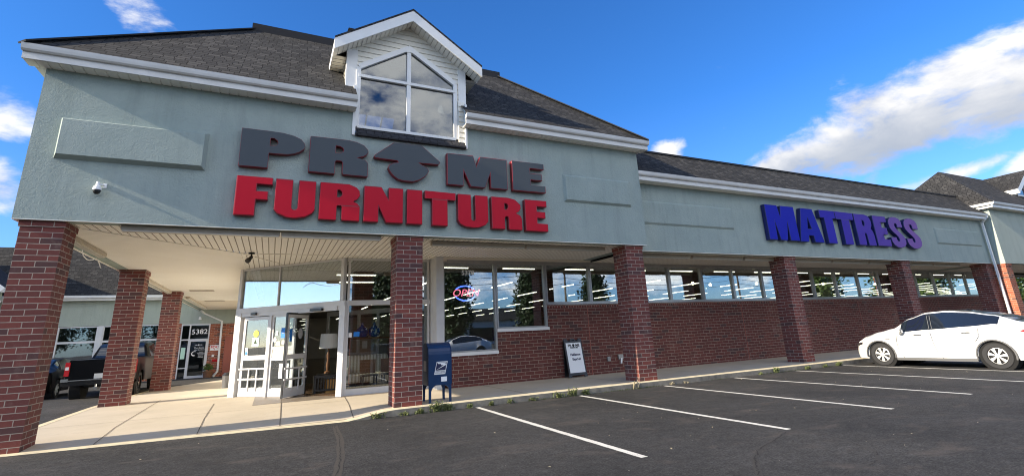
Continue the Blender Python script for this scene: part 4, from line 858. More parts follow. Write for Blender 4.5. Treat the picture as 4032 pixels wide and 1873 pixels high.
for k, s_l in enumerate(('Classes', 'Private Hours', 'Gift Cards', 'Walk Ins', 'Welcome')): text_obj('door_lettering', s_l, .07, 'white_paint', dd, facing_front(-3.78, LY-.05, 1.36-.075*k))
mb = MB(); 
for k in range(14):   # flowing-hair head emblem reduced to a curl
    a0, a1 = R_(60+k*17), R_(60+(k+1)*17); r0, r1 = .17-.004*k, .17-.004*(k+1); t0, t1 = .035+.002*k, .035+.002*(k+1)
    mb.prism([(-4.13+r0*math.cos(a0), 1.26+r0*math.sin(a0)), (-4.13+r1*math.cos(a1), 1.26+r1*math.sin(a1)), (-4.13+(r1-t1)*math.cos(a1), 1.26+(r1-t1)*math.sin(a1)), (-4.13+(r0-t0)*math.cos(a0), 1.26+(r0-t0)*math.sin(a0))], a=LY-.05, b=LY-.046)
mb.build('door_emblem', 'white_paint', dd)
mb = MB().box(-4.14, -3.74, LY-.05, LY-.046, 1.76, 1.78); mb.cyl((-3.94, LY-.05, 1.77), (-3.94, LY-.046, 1.77), .045, n=10).cyl((-4.07, LY-.05, 1.77), (-4.07, LY-.046, 1.77), .03, n=8).cyl((-3.81, LY-.05, 1.77), (-3.81, LY-.046, 1.77), .03, n=8); mb.build('door_ornament', 'white_paint', dd)
MB().box(-4.82, -4.60, LY-.02, LY-.012, 1.0, 1.65).build('window_poster', 'ink_mint', ds)
# plain brown service door
mb = MB().box(-2.58, -1.5, LY-.06, LY-.001, -.16, 2.2); mb.build('service_door', 'door_brown', lb)
# gabled corner seen past the first column, with the end of a blue shop sign
mb = MB().box(-20, -12.55, 33.6, 33.9, 3.55, 4.85); gb = mb.build('gable_wall', 'stucco_far', lb)
mb = MB(); slope(mb, [(-12.35, 33.3, 5.0), (-12.35, 37.5, 5.0), (-16.5, 37.5, 8.3), (-16.5, 33.3, 8.3)], (0, 1, 0), (-4.1, 0, 3.3)); slope(mb, [(-20.6, 33.3, 5.0), (-16.5, 33.3, 8.3), (-16.5, 37.5, 8.3), (-20.6, 37.5, 5.0)], (0, 1, 0), (4.1, 0, 3.3)); mb.build('roof', 'shingle_dark', lb, nfix=False)
MB().bar((-12.35, 33.28, 4.82), (-16.5, 33.28, 8.12), .04, .28).box(-12.40, -12.34, 33.3, 37, 4.72, 4.94).build('rake_board', 'trim_white', gb)
mb = MB().m('ink_navy').box(-17.5, -12.45, 33.4, 33.58, 3.55, 4.22).m('trim_white').box(-17.5, -12.42, 33.38, 33.6, 4.23, 4.32)
sg = mb.build('wall_sign'); tag(sg, 'dark blue shop sign with white top edge, left of the first brick column', 'sign')
# ---- small things on that wall
fd = empty('fire_sign', (-3.09, LY-.02, 1.56), 'small white FDC sign with red letters on the brick beside door 5382', 'sign', world=True)
MB().box(-3.33, -2.86, LY-.03, LY-.012, 1.40, 1.72).build('board', 'white_paint', fd); text_obj('lettering', 'FDC', .20, 'ink_red', fd, facing_front(-3.09, LY-.035, 1.60), bold=.006, sx=1.1)
MB().prism([(-3.13, 1.48), (-3.05, 1.48), (-3.09, 1.43)], a=LY-.036, b=LY-.031).build('arrow', 'ink_red', fd)
mb = MB().m('trim_white').box(-3.20, -3.08, LY-.06, LY-.001, 1.04, 1.17).m('lamp_red').cyl((-3.08, LY-.001, .82), (-3.08, LY-.16, .82), .06, n=12).cyl((-2.92, LY-.001, .80), (-2.92, LY-.16, .80), .06, n=12).box(-3.14, -2.86, LY-.05, LY-.02, .74, .90)
tag(mb.build('fire_connection'), 'red fire hose connection low on the brick wall below the FDC sign', 'hydrant connection')
mb = MB().bar((-4.0, 35.7, 3.78), (-3.85, 35.9, 3.62), .10, .08).bar((-3.87, 35.93, 3.64), (-2.84, 35.93, 3.12), .10, .08).bar((-2.85, 35.93, 3.16), (-2.80, 35.93, .15), .10, .08).bar((-2.8, 35.93, .2), (-3.0, 35.78, -.1), .10, .08)
tag(mb.build('downspout', 'trim_white'), 'bent white rain downspout beside the FDC sign under the end of the canopy', 'downspout')
tag(MB().prism([(-4.1, 3.25), (-3.95, 3.25), (-3.99, 3.42), (-4.08, 3.42)], a=LY-.15, b=LY-.021).build('wall_lamp', 'trim_white'), 'small white wall lamp above door 5382', 'lamp')

# ================================================================== VEHICLES  (local: +y forward, x lateral, z up)
def interp(t, pts):
    if t <= pts[0][0]: return pts[0][1]
    for (a, va), (b, vb) in zip(pts, pts[1:]):
        if t <= b:
            k = (t-a)/(b-a) if b > a else 0; k2 = k*k*(3-2*k)*.5+k*.5; return va+(vb-va)*k2
    return pts[-1][1]
def car(name, label, cat, paint, y0, y1, top, belt, half, tw, zlow, wheels, wr, loc, rz, glass_rng, roof_glass, ws, rw, track, clad=True, rim='wheel_silver', tail=None, head=None, cut=None):
    """y0..y1 rear..front, top/belt/half/tw are (y,value) curves; side window strip between glass_rng"""
    root = empty(name, (0, 0, 0), label, cat)
    n = 110; ys = [y0+(y1-y0)*(.5-.5*math.cos(math.pi*i/n)) if 0 else y0+(y1-y0)*i/n for i in range(n+1)]
    def zl(y):
        z = interp(y, zlow)
        for wy in wheels:
            r = wr+.055; d = abs(y-wy)
            if d < r: z = max(z, wr-.0+math.sqrt(r*r-d*d))
        return z
    rows = []
    for y in ys:
        h, b, tp, t_ = interp(y, half), interp(y, belt), interp(y, top), interp(y, tw); z0 = zl(y)
        dome = max(tp-b, .012); zb = b
        zmid = max(z0+.02, min(.62, b-.12)); zs = max(zmid+.02, b-.10)
        rows.append([(h*.80, min(z0, .4)+.0 if z0 < .45 else z0), (h*.965, z0), (h*1.0, max(z0+.012, min(zmid-.14, .42))), (h*.995, zmid), (h*.965, zs), (h*.925, zb), (t_+(h*.925-t_)*.5, zb+dome*.46), (t_, zb+dome*.88), (t_*.90, zb+dome*.955), (t_*.5, zb+dome*.992), (0, zb+dome)])
    P = MB(); G = MB(); m = len(rows[0])
    def V(i, j, s): r = rows[i][j]; return Vector((s*r[0], ys[i], r[1]))
    for i in range(n):
        ym_ = (ys[i]+ys[i+1])/2; 
        for j in range(m-1):
            isg = False
            tall = interp(ym_, top)-interp(ym_, belt) > .10
            if j in (5, 6) and glass_rng[0] < ym_ < glass_rng[1] and tall: isg = True
            if j >= 8 and (ws[0] < ym_ < ws[1] or rw[0] < ym_ < rw[1] or (roof_glass and rw[0] < ym_ < ws[1])): isg = True
            if j >= 7 and ws[0]+.12 < ym_ < ws[1]: isg = j >= 8 or isg
            for s in (-1, 1):
                q = [V(i, j, s), V(i+1, j, s), V(i+1, j+1, s), V(i, j+1, s)]
                (G if isg else P).face(q if s > 0 else q[::-1])
    for i in (0, n):
        q = [V(i, j, 1) for j in range(m)]+[V(i, j, -1) for j in range(m-2, -1, -1)]; P.face(q)
    body = P.build('body', paint, root, smooth=True)
    g = G.build('windows', 'car_glass', root, smooth=True)
    hw_ = interp(0, half)
    mb = MB()
    for wy in wheels:   # dark wheel wells and the floor between them
        mb.cyl((-hw_*.93, wy, wr), (-hw_*.62, wy, wr), wr+.07, n=20).cyl((hw_*.62, wy, wr), (hw_*.93, wy, wr), wr+.07, n=20)
    mb.box(-hw_*.9, hw_*.9, y0+.15, y1-.15, .24, .40) if zlow[0][1] < .3 else mb.box(-hw_*.5, hw_*.5, y0+.3, y1-.3, .40, .55)
    mb.build('underbody', 'under_black', root)
    if clad:
        for wy in wheels:
            for s in (-1, 1):
                mb = MB(); pr = []
                for k in range(15):
                    a = R_(-12+204*k/14); r = wr+.075; pr.append((s*(hw_+.004), wy+r*math.cos(a), max(.19, wr+r*math.sin(a))))
                for a, b in zip(pr, pr[1:]): mb.bar(a, b, .03, .045, up=(1, 0, 0)) if (Vector(a)-Vector(b)).length > .01 else None
                mb.build('wheel_arch_trim', 'car_trim', root)
        for s in (-1, 1): MB().box(min(s*(hw_-.06), s*(hw_-.005)), max(s*(hw_-.06), s*(hw_-.005)), wheels[0]+wr+.08, wheels[1]-wr-.08, .19, .27).build('sill_trim', 'car_trim', root)
    for wy in wheels:
        for s in (-1, 1):
            x = s*track; W = .22
            prof = [(wr*.66, -W/2), (wr*.93, -W/2), (wr, -W/2+.035), (wr, W/2-.035), (wr*.93, W/2), (wr*.66, W/2)]
            ty = MB().lathe(prof, (x, wy, wr), 'x', 36).build('wheel', 'rubber', root, smooth=True)
            mb = MB().cyl((x+s*(W/2-.055), wy, wr), (x+s*(W/2-.05), wy, wr), wr*.68, n=28).m('x') if 0 else MB()
            mb.m('wheel_dark').cyl((x-s*.05, wy, wr), (x+s*(W/2-.05), wy, wr), wr*.67, n=28)
            mb.m(rim); xo = x+s*(W/2-.03)
            for k in range(28):  # outer ring
                a0, a1 = 2*math.pi*k/28, 2*math.pi*(k+1)/28
                q = lambda r, a, dx_=0: Vector((xo+dx_, wy+r*math.cos(a), wr+r*math.sin(a)))
                mb.face([q(wr*.58, a0, s*.012), q(wr*.58, a1, s*.012), q(wr*.68, a1), q(wr*.68, a0)])
            for k in range(7):
                a = 2*math.pi*k/7+.3; da = .21
                mb.face([q(wr*.10, a-.40, s*.02), q(wr*.61, a-da, s*.012), q(wr*.61, a+da, s*.012), q(wr*.10, a+.40, s*.02)])
                mb.face([q(wr*.61, a-da, s*.012), q(wr*.10, a-.40, s*.02), q(wr*.10, a-.40, -s*.02), q(wr*.61, a-da, -s*.03)]); mb.face([q(wr*.61, a+da, s*.012), q(wr*.10, a+.40, s*.02), q(wr*.10, a+.40, -s*.02), q(wr*.61, a+da, -s*.03)])
            mb.cyl((xo, wy, wr), (xo+s*.03, wy, wr), wr*.14, n=14)
            r_ = mb.build('rim', None, ty)
    root.location = loc; root.rotation_euler = (0, 0, rz)
    return root, body
# white electric crossover parked nose-in at the right
CX = 18.60
wcar, wbody = car('parked_car', 'white crossover hatchback parked nose-in at the kerb at the right edge', 'car', 'paint_white', -2.42, 2.32,
    top=[(-2.42, 1.00), (-2.30, 1.10), (-2.0, 1.22), (-1.45, 1.43), (-.9, 1.555), (-.4, 1.61), (.1, 1.585), (.6, 1.42), (1.09, 1.13), (1.5, 1.03), (1.94, .90), (2.15, .79), (2.28, .64), (2.32, .56)],
    belt=[(-2.42, .95), (-2.0, 1.10), (-1.5, 1.175), (-1.0, 1.13), (0, 1.07), (.7, 1.02), (1.09, .98), (1.5, .94), (1.94, .83), (2.15, .73), (2.28, .60), (2.32, .53)],
    half=[(-2.42, .70), (-2.3, .84), (-2.0, .915), (-1.4, .955), (0, .955), (1.2, .955), (1.8, .915), (2.1, .84), (2.25, .74), (2.32, .62)],
    tw=[(-2.42, .62), (-1.5, .62), (-.5, .64), (.4, .64), (1.0, .66), (1.5, .70), (2.0, .65), (2.32, .45)],
    zlow=[(-2.42, .42), (-2.25, .28), (-1.8, .24), (1.9, .22), (2.25, .24), (2.32, .32)], wheels=(-1.42, 1.44), wr=.345, loc=(CX, 8.31, gz(CX, 8)+.0), rz=0,
    glass_rng=(-1.62, .80), roof_glass=True, ws=(.15, 1.13), rw=(-2.05, -1.15), track=.80)
mb = MB()   # door seams, handles, badge, mirror, lamps
def seam(pts, w=.007):
    q = [(-.957*1.0-.0, y, z) for y, z in pts]; mb.tube(q, w, 5)
xs_ = -.956
seam([(.86, .96), (.92, .75), (.90, .45), (.80, .27)]); seam([(-.02, 1.0), (-.05, .7), (-.10, .45), (-.2, .27)]); seam([(-1.18, 1.07), (-1.14, .85), (-1.05, .72)])
mb.build('door_seam', 'car_trim', wcar)
for y, z in ((.33, .93), (-.86, .97)): MB().box(-.962, -.94, y-.11, y+.09, z-.012, z+.012).build('door_handle', 'car_trim', wcar)
mb = MB().m('paint_white').lathe([(.001, -.10), (.06, -.085), (.085, -.02), (.09, .05), (.07, .09), (.001, .10)], (-1.04, .74, 1.05), 'x', 14); mb.m('car_trim').box(-1.0, -.88, .70, .76, .98, 1.02).box(-1.12, -.96, .665, .675, .99, 1.11)
mb.build('wing_mirror', None, wcar, smooth=True)
mb = MB().prism([(-2.40, .90), (-1.98, .985), (-2.0, 1.0), (-2.38, 1.04)], a=-.90, b=-.86, axis='x'); mb.build('tail_lamp', 'lamp_red', wcar)
mb = MB().prism([(2.0, .66), (2.22, .60), (2.20, .67), (1.98, .73)], a=-.86, b=-.80, axis='x'); mb.build('headlight', 'chrome', wcar)
for y in (-.03, .04): MB().bar((-.865, y-.03, 1.10), (-.71, y+.02, 1.47), .01, .018).build('window_post', 'car_trim', wcar)
MB().box(-.962, -.95, 1.10, 1.24, .80, .82).build('side_badge', 'car_trim', wcar)
# seats seen through the glass are dark; dash and steering wheel are not visible from here

# black pickup, tail towards the camera
tr, trb = car('pickup_truck', 'black pickup truck seen from behind between the first two brick columns at the left', 'truck', 'paint_black', -2.95, 2.95,
    top=[(-2.95, 1.33), (-.72, 1.34), (-.66, 1.42), (-.50, 1.80), (-.30, 1.90), (.9, 1.92), (1.2, 1.75), (1.6, 1.42), (1.8, 1.30), (2.7, 1.24), (2.95, 1.05)],
    belt=[(-2.95, 1.32), (-.7, 1.33), (1.5, 1.33), (1.8, 1.25), (2.7, 1.18), (2.95, 1.0)],
    half=[(-2.95, .96), (-2.8, 1.0), (2.5, 1.0), (2.95, .90)], tw=[(-2.95, .90), (-.7, .88), (-.5, .76), (1.0, .76), (1.6, .80), (2.95, .70)],
    zlow=[(-2.95, .62), (-2.5, .50), (2.6, .42), (2.95, .45)], wheels=(-1.95, 1.85), wr=.41, loc=(-5.30, 25.45, gz(-5.3, 25)), rz=0,
    glass_rng=(-.45, 1.45), roof_glass=False, ws=(.95, 1.65), rw=(-.68, -.40), track=.86, clad=False, rim='chrome')
mb = MB().m('lamp_red').box(-.99, -.86, -2.985, -2.80, .82, 1.27).m('paint_white').box(-.975, -.88, -2.99, -2.98, 1.02, 1.12); mb.build('tail_lamp', None, tr)
mb = MB().m('lamp_red').box(.86, .99, -2.985, -2.80, .82, 1.27).m('paint_white').box(.88, .975, -2.99, -2.98, 1.02, 1.12); mb.build('tail_lamp', None, tr)
mb = MB().m('under_black').box(-1.0, 1.0, -3.14, -2.95, .50, .66).m('chrome').box(-1.0, -.80, -3.16, -3.0, .64, .74).box(.80, 1.0, -3.16, -3.0, .64, .74).box(-1.0, 1.0, -3.15, -3.10, .66, .69); mb.build('bumper', None, tr)
MB().box(-.16, .15, -2.985, -2.96, .70, .86).build('licence_plate', 'plate', tr)
MB().box(-.06, .06, -3.3, -3.0, .36, .44).cyl((0, -3.27, .44), (0, -3.27, .52), .03, n=10).build('tow_hitch', 'chrome', tr)
mb = MB().m('car_trim').box(-1.22, -.98, .95, 1.02, 1.36, 1.56); mb.build('wing_mirror', None, tr)
# another dark vehicle beside it
car('parked_car', 'black saloon car left of the black pickup, half hidden by the first column', 'car', 'paint_black', -2.3, 2.3,
    top=[(-2.3, .95), (-1.9, 1.05), (-1.5, 1.15), (-.9, 1.40), (-.2, 1.45), (.5, 1.38), (1.2, 1.0), (2.1, .85), (2.3, .6)], belt=[(-2.3, .93), (-1.5, 1.0), (0, .98), (1.1, .93), (2.1, .80), (2.3, .58)],
    half=[(-2.3, .75), (-2.1, .88), (1.8, .90), (2.3, .68)], tw=[(-2.3, .65), (-.9, .58), (.5, .6), (1.2, .7), (2.3, .5)], zlow=[(-2.3, .35), (-2, .25), (2, .22), (2.3, .3)], wheels=(-1.4, 1.4), wr=.33,
    loc=(-7.95, 26.3, gz(-8, 26)), rz=0, glass_rng=(-1.3, 1.05), roof_glass=False, ws=(.45, 1.25), rw=(-1.6, -.9), track=.76, clad=False)
# ================================================================== PROPS
# security camera on the fascia
sc_ = empty('security_camera', (-3.12, FY, 4.44), 'white dome security camera with black globe high on the stucco band at the left', 'camera', world=True)
X, Z0 = -3.10, 4.42; CAM0 = len(bpy.data.objects)
MB().box(X+.09, X+.19, FY-.04, FY-.001, Z0+.02, Z0+.16).build('wall_plate', 'white_paint', sc_)
MB().bar((X+.13, FY-.02, Z0+.10), (X, FY-.20, Z0+.10), .06, .06).cyl((X, FY-.20, Z0+.16), (X, FY-.20, Z0+.03), .045, .06, 16).build('arm', 'white_paint', sc_, bevel=.006)
MB().lathe([(.03, .05), (.09, .02), (.115, -.04), (.12, -.11), (.10, -.115)], (X, FY-.20, Z0), 'z', 24).build('housing', 'white_paint', sc_, smooth=True)
MB().lathe([(.105, -.10), (.105, -.15), (.085, -.21), (.05, -.245), (.001, -.255)], (X, FY-.20, Z0), 'z', 24).build('dome', 'black_plastic', sc_, smooth=True)
for o_ in children(sc_): o_.data.transform(Matrix.Translation((-3.04, FY, 4.50)) @ Matrix.Scale(.56, 4) @ Matrix.Translation((3.04, -FY, -4.50)))
# collection mailbox
mx = empty('mailbox', (3.48, 11.46, .14), 'dark blue collection mailbox with rounded top and white eagle emblem next to the brick column', 'mailbox', world=True)
x0, x1, y0, y1 = 3.22, 3.74, 11.20, 11.74
prof = [(y0, .50), (y0, 1.16)]+[(y0+.27-.27*math.cos(R_(a)), 1.16+.25*math.sin(R_(a))) for a in range(15, 180, 15)]+[(y1, 1.16), (y1, .50)]
MB().prism(prof, a=x0, b=x1, axis='x').build('body', 'mail_blue', mx, bevel=.012)
for xa, xb in ((x0-.012, x0-.001), (x1+.001, x1+.012)): MB().prism([(u*1.0+(u-11.47)*.02, v+(.006 if v > 1.1 else 0)) for u, v in prof], a=xa, b=xb, axis='x').build('side_rim', 'mail_blue', mx)
for xa in (x0, x1-.055):
    for ya in (y0, y1-.055):
        s = 1 if xa == x0 else -1; xo = x0 if s > 0 else x1
        mb = MB().prism([(xo, .14), (xo+s*.05, .14), (xo+s*.055, .38), (xo+s*.08, .45), (xo+s*.15, .50), (xo, .50)], a=ya, b=ya+.03); mb.build('leg', 'mail_blue', mx)
yy = y0-.004; mb = MB().prism([(3.34, .73), (3.595, .73), (3.655, 1.0), (3.40, 1.0)], a=yy-.004, b=yy+.003); em = mb.build('emblem', 'white_paint', mx)
mb = MB().m('ink_navy').prism([(3.37, .815), (3.60, .815), (3.635, .985), (3.405, .985)], a=yy-.007, b=yy-.0045)
mb.m('white_paint').prism([(3.375, .82), (3.62, .925), (3.60, .955), (3.49, .955), (3.50, .925), (3.56, .92)], a=yy-.010, b=yy-.0075).prism([(3.41, .978), (3.44, .950), (3.60, .958), (3.625, .978)], a=yy-.010, b=yy-.0075)
mb.build('eagle', None, em)
text_obj('lettering', 'UNITED STATES\nPOSTAL SERVICE', .030, 'ink_navy', em, facing_front(3.475, yy-.005, .775), ext=.001, bold=.0006)
MB().box(3.50, 3.635, yy-.003, yy+.003, .575, .675).build('notice', 'paper_white', mx)
mb = MB().m('ink_grey').face([(x0-.014, 11.36, .80), (x0-.014, 11.58, .80), (x0-.014, 11.58, 1.02), (x0-.014, 11.36, 1.02)]); mb.build('side_emblem', None, mx)
# sandwich board
sb = empty('sandwich_board', (8.68, 13.7, .14), 'black framed sandwich board with white poster in Spanish leaning at the brick wall', 'sign', world=True)
M_ = Matrix.Translation((8.67, 13.62, .15)) @ Matrix.Rotation(R_(3), 4, 'Z') @ Matrix.Rotation(R_(-10), 4, 'X')
def tf(mb): mb.v = [M_ @ v for v in mb.v]; return mb
mb = MB().prism([(-.34, .10), (-.34, 1.16), (-.22, 1.16), (-.19, 1.08), (-.10, 1.08), (-.07, 1.16), (.07, 1.16), (.10, 1.08), (.19, 1.08), (.22, 1.16), (.34, 1.16), (.34, .10), (.36, .0), (.25, .0), (.23, .06), (-.23, .06), (-.25, .0), (-.36, .0)], [[(-.07, 1.09), (.07, 1.09), (.05, 1.12), (-.05, 1.12)]], a=0, b=.04)
tf(mb).build('frame', 'black_plastic', sb)
mb = MB().prism([(-.34, .02), (.34, .02), (.34, 1.1), (-.34, 1.1)], a=.045, b=.06); mb.v = [Matrix.Translation((8.67, 13.82, .15)) @ Matrix.Rotation(R_(3), 4, 'Z') @ v for v in mb.v]; mb.build('rear_panel', 'black_plastic', sb)
ps = tf(MB().box(-.285, .285, -.012, -.001, .13, 1.03)).build('poster', 'paper_white', sb)
def btxt(s, size, x, z, m='ink_navy', **k): return text_obj('lettering', s, size, m, ps, M_ @ Matrix.Translation((x, -.014, z)) @ Matrix.Rotation(R_(90), 4, 'X'), ext=.0015, **k)
btxt('PR\u2666ME', .10, 0, .945, 'ink_black', bold=.004, sx=1.2); btxt('FURNITURE', .055, 0, .88, 'ink_black', bold=.003, sx=1.05)
btxt('Hablamos', .095, .01, .67, bold=.004); btxt('Espa\u00f1ol!', .095, .03, .53, bold=.004)
# wall outlet box and spigot
mb = MB().box(10.02, 10.14, WY-.05, WY-.001, .52, .66); tag(mb.build('outlet_box', 'aluminium', bevel=.006), 'small grey outlet cover low on the brick wall right of the sandwich board', 'outlet box')
sp2 = empty('wall_tap', (10.55, 13.9, .55), 'grey outdoor tap with white pipe stub low on the brick wall by the column', 'tap', world=True)
MB().box(10.46, 10.66, WY-.06, WY-.001, .55, .70).build('body', 'aluminium', sp2, bevel=.008); MB().cyl((10.57, WY-.07, .58), (10.50, WY-.12, .42), .028, n=12).build('pipe', 'white_paint', sp2)
# ash bin and planter
ab = empty('litter_bin', (-1.4, 22.4, .07), 'small dark grey bin standing behind the left jamb of the entrance', 'bin', world=True)
MB().cyl((-1.38, 22.45, .07), (-1.38, 22.45, .52), .17, .19, 18).build('body', 'car_trim', ab); MB().cyl((-1.38, 22.45, .521), (-1.38, 22.45, .62), .205, .13, 18).build('lid', 'black_plastic', ab)
def leaves(mb, c, n, R, size, r=rnd, flat=.5, dirv=None):
    for _ in range(n):
        u = Vector((r.gauss(0, 1), r.gauss(0, 1), r.gauss(0, 1))).normalized()*R*(r.random()**.45)
        p = Vector(c)+Vector((u.x, u.y, u.z)); a = Vector((r.gauss(0, 1), r.gauss(0, 1), r.gauss(0, flat))).normalized(); b = a.orthogonal().normalized(); b.rotate(__import__('mathutils').Quaternion(a, r.random()*6.28))
        s = size*r.uniform(.6, 1.3); mb.face([p-a*s*.5, p+b*s*.28, p+a*s*.5, p-b*s*.28])
pl = empty('potted_plant', (-3.25, 35.3, -.14), 'green plant in a round brown pot on the walkway under the FDC sign', 'plant', world=True)
MB().cyl((-3.25, 35.4, -.16), (-3.25, 35.4, .22), .20, .28, 20).cyl((-3.25, 35.4, .221), (-3.25, 35.4, .26), .30, .30, 20).build('pot', 'terracotta', pl)
mb = MB(); leaves(mb, (-3.25, 35.38, .42), 130, .30, .16); mb.build('foliage', 'leaf', pl, nfix=False)
# spotlight under the canopy
st_ = empty('spotlight', (-.62, 14.12, ZS), 'small black swivel spotlight hanging from the canopy soffit left of the entrance', 'lamp', world=True)
MB().cyl((-.62, 14.05, ZS-.001), (-.62, 14.05, ZS-.03), .075, n=16).cyl((-.62, 14.05, ZS-.03), (-.62, 14.05, ZS-.10), .018, n=8).build('mount', 'black_metal', st_)
MB().cyl((-.61, 14.07, ZS-.10), (-.67, 13.98, ZS-.19), .035, .055, 14).cyl((-.67, 13.98, ZS-.19), (-.70, 13.94, ZS-.235), .06, .06, 14).build('head', 'black_metal', st_)
# fluorescent fittings under the canopies
def fitting(p0, p1, label, group=None, w=.16, h=.09):
    p0, p1 = Vector(p0), Vector(p1); e = empty('fluorescent_fitting', (p0+p1)/2, label, 'light fitting', group, world=True)
    MB().bar(p0, p1, w, h).build('housing', 'fixture', e, bevel=.008); d = (p1-p0).normalized()*.02; dz = Vector((0, 0, -h/2-.012))
    MB().bar(p0+d+dz, p1-d+dz, w*.8, .022).build('lens', 'lens', e)
    return e
zt_ = ZS-.05; GF = 'unlit fluorescent fittings under the canopies'
fitting((-2.70, 11.24, zt_), (.0, 11.24, zt_), 'long unlit tube fitting under the front soffit right of the first column', GF); fitting((.02, 11.24, zt_), (2.1, 11.24, zt_), 'unlit tube fitting under the front soffit ending at the mailbox column', GF)
fitting((3.40, 11.62, zt_), (5.98, 11.62, zt_), 'unlit tube fitting under the soffit just right of the mailbox column', GF); fitting((6.02, 11.62, zt_), (8.6, 11.62, zt_), 'unlit tube fitting under the soffit above the sandwich board', GF)
fitting((-3.78, 12.2, zt_), (-3.78, 14.6, zt_), 'unlit tube fitting under the left canopy edge near the first column', GF); fitting((-3.84, 19.0, zt_), (-3.84, 23.9, zt_), 'unlit tube fitting under the left canopy edge between the second and third columns', GF)
fitting((-3.55, 26.5, zt_), (-3.55, 33.5, zt_), 'unlit tube fitting under the left canopy edge beyond the third column', GF)
for k, xx in enumerate((9.9, 12.35, 14.8, 17.3, 19.75, 22.2, 24.7, 27.15)):
    fitting((xx, 11.95, QS-.05), (xx+2.35, 11.95, QS-.05), ['first', 'second', 'third', 'fourth', 'fifth', 'sixth', 'seventh', 'eighth'][k]+' unlit tube fitting from the left under the low wing canopy', GF)
for y in (23.6, 28.9):
    tag(MB().box(-3.15, -2.3, y, y+.45, ZS-.02, ZS+.002).build('ceiling_vent', 'door_brown' if 0 else 'fixture'), 'flat %s vent panel in the left canopy soffit' % ('nearer' if y < 25 else 'farther'), 'vent')
mb = MB()
pts = [(-3.98, 13.9, 3.78)]+[(-4.02, 13.9+1.2*t, 3.78-.13*math.sin(math.pi*t)) for t in (.2, .4, .6, .8)]+[(-4.02, 15.1, 3.78), (-4.0, 15.3, 3.68), (-3.98, 15.4, 3.58)]
mb.tube(pts, .011, 6); tag(mb.build('cable', 'trim_white'), 'loose white cable hanging below the left canopy edge behind the first column', 'cable')
# numbers and neon sign in the first window
text_obj('window_number', '5378', .20, 'white_paint', wA, facing_front(5.22, WY-.002, 3.36), ext=.002, bold=.004)
op = empty('neon_sign', (5.2, 14.2, 2.75), 'lit neon OPEN sign in red inside a blue oval in the first shop window', 'neon sign', world=True)
def arc(a0, a1, n=18, rx=.34, rz=.215, cx=5.18, cz=2.77): return [(cx+rx*math.cos(R_(a0+(a1-a0)*k/n)), 14.10, cz+rz*math.sin(R_(a0+(a1-a0)*k/n))) for k in range(n+1)]
MB().tube(arc(28, 150), .018, 8).build('tube', 'neon_blue', op); MB().tube(arc(205, 330), .018, 8).build('tube', 'neon_blue', op)
text_obj('lettering', 'OPEN', .30, 'neon_red', op, facing_front(5.18, 14.08, 2.77), ext=.006, sx=1.08, shear=.25, space=1.02)
MB().box(4.98, 5.40, 14.13, 14.15, 2.70, 2.715).build('support', 'black_plastic', op)
# ceiling lights of the store
GL = 'lit fluorescent tubes on the shop ceiling'
def clight(x0_, y0_, x1_, y1_, z=3.55):
    a, b = Vector((x0_, y0_, z)), Vector((x1_, y1_, z)); o = empty('ceiling_light', (a+b)/2, 'lit white fluorescent strip on the shop ceiling seen through the windows', 'ceiling light', GL, world=True)
    MB().bar(a+Vector((0, 0, .05)), b+Vector((0, 0, .05)), .16, .05).build('housing', 'interior_ceiling', o); MB().bar(a, b, .04, .03).build('tube', 'tube', o)
clight(1.7, 16.2, 2.9, 16.2); clight(2.0, 18.2, 3.2, 18.2)  # two added tubes that brighten the entrance interior
for k in range(14): xx = 4.6+2.55*k; clight(xx, 15.6, xx+1.25, 15.6, 3.74)
for i in range(20):
    for j in range(9 if i < 5 else 6): clight(5.2+3.5*i, 17.2+3.6*j+.9*(i % 3), 5.2+3.5*i, 19.4+3.6*j+.9*(i % 3), 3.55)
GB = 'round warm ceiling lamps in the far part of the shop'
for k, (x, y) in enumerate(((13.6, 16.5), (16.6, 16.2), (18.3, 16.8), (20.8, 16.3), (23.2, 17.0), (26.0, 16.4), (28.3, 17.2), (31, 16.6))):
    tag(MB().lathe([(.001, .07), (.045, .05), (.065, 0), (.045, -.05), (.001, -.07)], (x, y, 3.30), 'z', 12).build('pendant_lamp', 'bulb', smooth=True), 'round glowing pendant lamp inside the shop seen through the high windows', 'lamp', GB)
# ---- posters on the doors
def sticker(name, Z, t, z, w, h, m, label, o=.012, round_=False, txt=None, tm='white_paint', ts=.05):
    mb = MB()
    if round_:
        n = 20; mb.face([Z(t+w/2*math.cos(6.2832*k/n), o, z+h/2*math.sin(6.2832*k/n)) for k in range(n)]); mb.face([Z(t+w/2*math.cos(6.2832*k/n), o-.002, z+h/2*math.sin(6.2832*k/n)) for k in range(n)][::-1])
    else: zbox(mb, Z, t-w/2, t+w/2, o-.002, o, z-h/2, z+h/2)
    e = mb.build(name, m, None, nfix=False); tag(e, label, 'sticker')
    if txt:
        d = (Z(1, 0, 0)-Z(0, 0, 0)).normalized(); n_ = (Z(0, 1, 0)-Z(0, 0, 0)).normalized(); p = Z(t, o+.004, z)
        text_obj('lettering', txt, ts, tm, e, Matrix(((d.x, 0, n_.x, p.x), (d.y, 0, n_.y, p.y), (0, 1, 0, p.z), (0, 0, 0, 1))), ext=.0008)
sticker('door_sticker', Zd, .78, 1.88, .20, .20, 'ink_yellow', 'round yellow sticker on the left entrance door', round_=True)
sticker('door_sticker', Zd, .78, 1.64, .26, .24, 'ink_mint', 'square mint green sticker with a tree on the left entrance door')
mb = MB(); mb.face([Zd(.72, .018, 1.60), Zd(.84, .018, 1.60), Zd(.78, .018, 1.72)]); 
tag(mb.build('tree_print', 'leaf_dark', nfix=False), 'dark tree shape printed on the mint green door sticker', 'print')
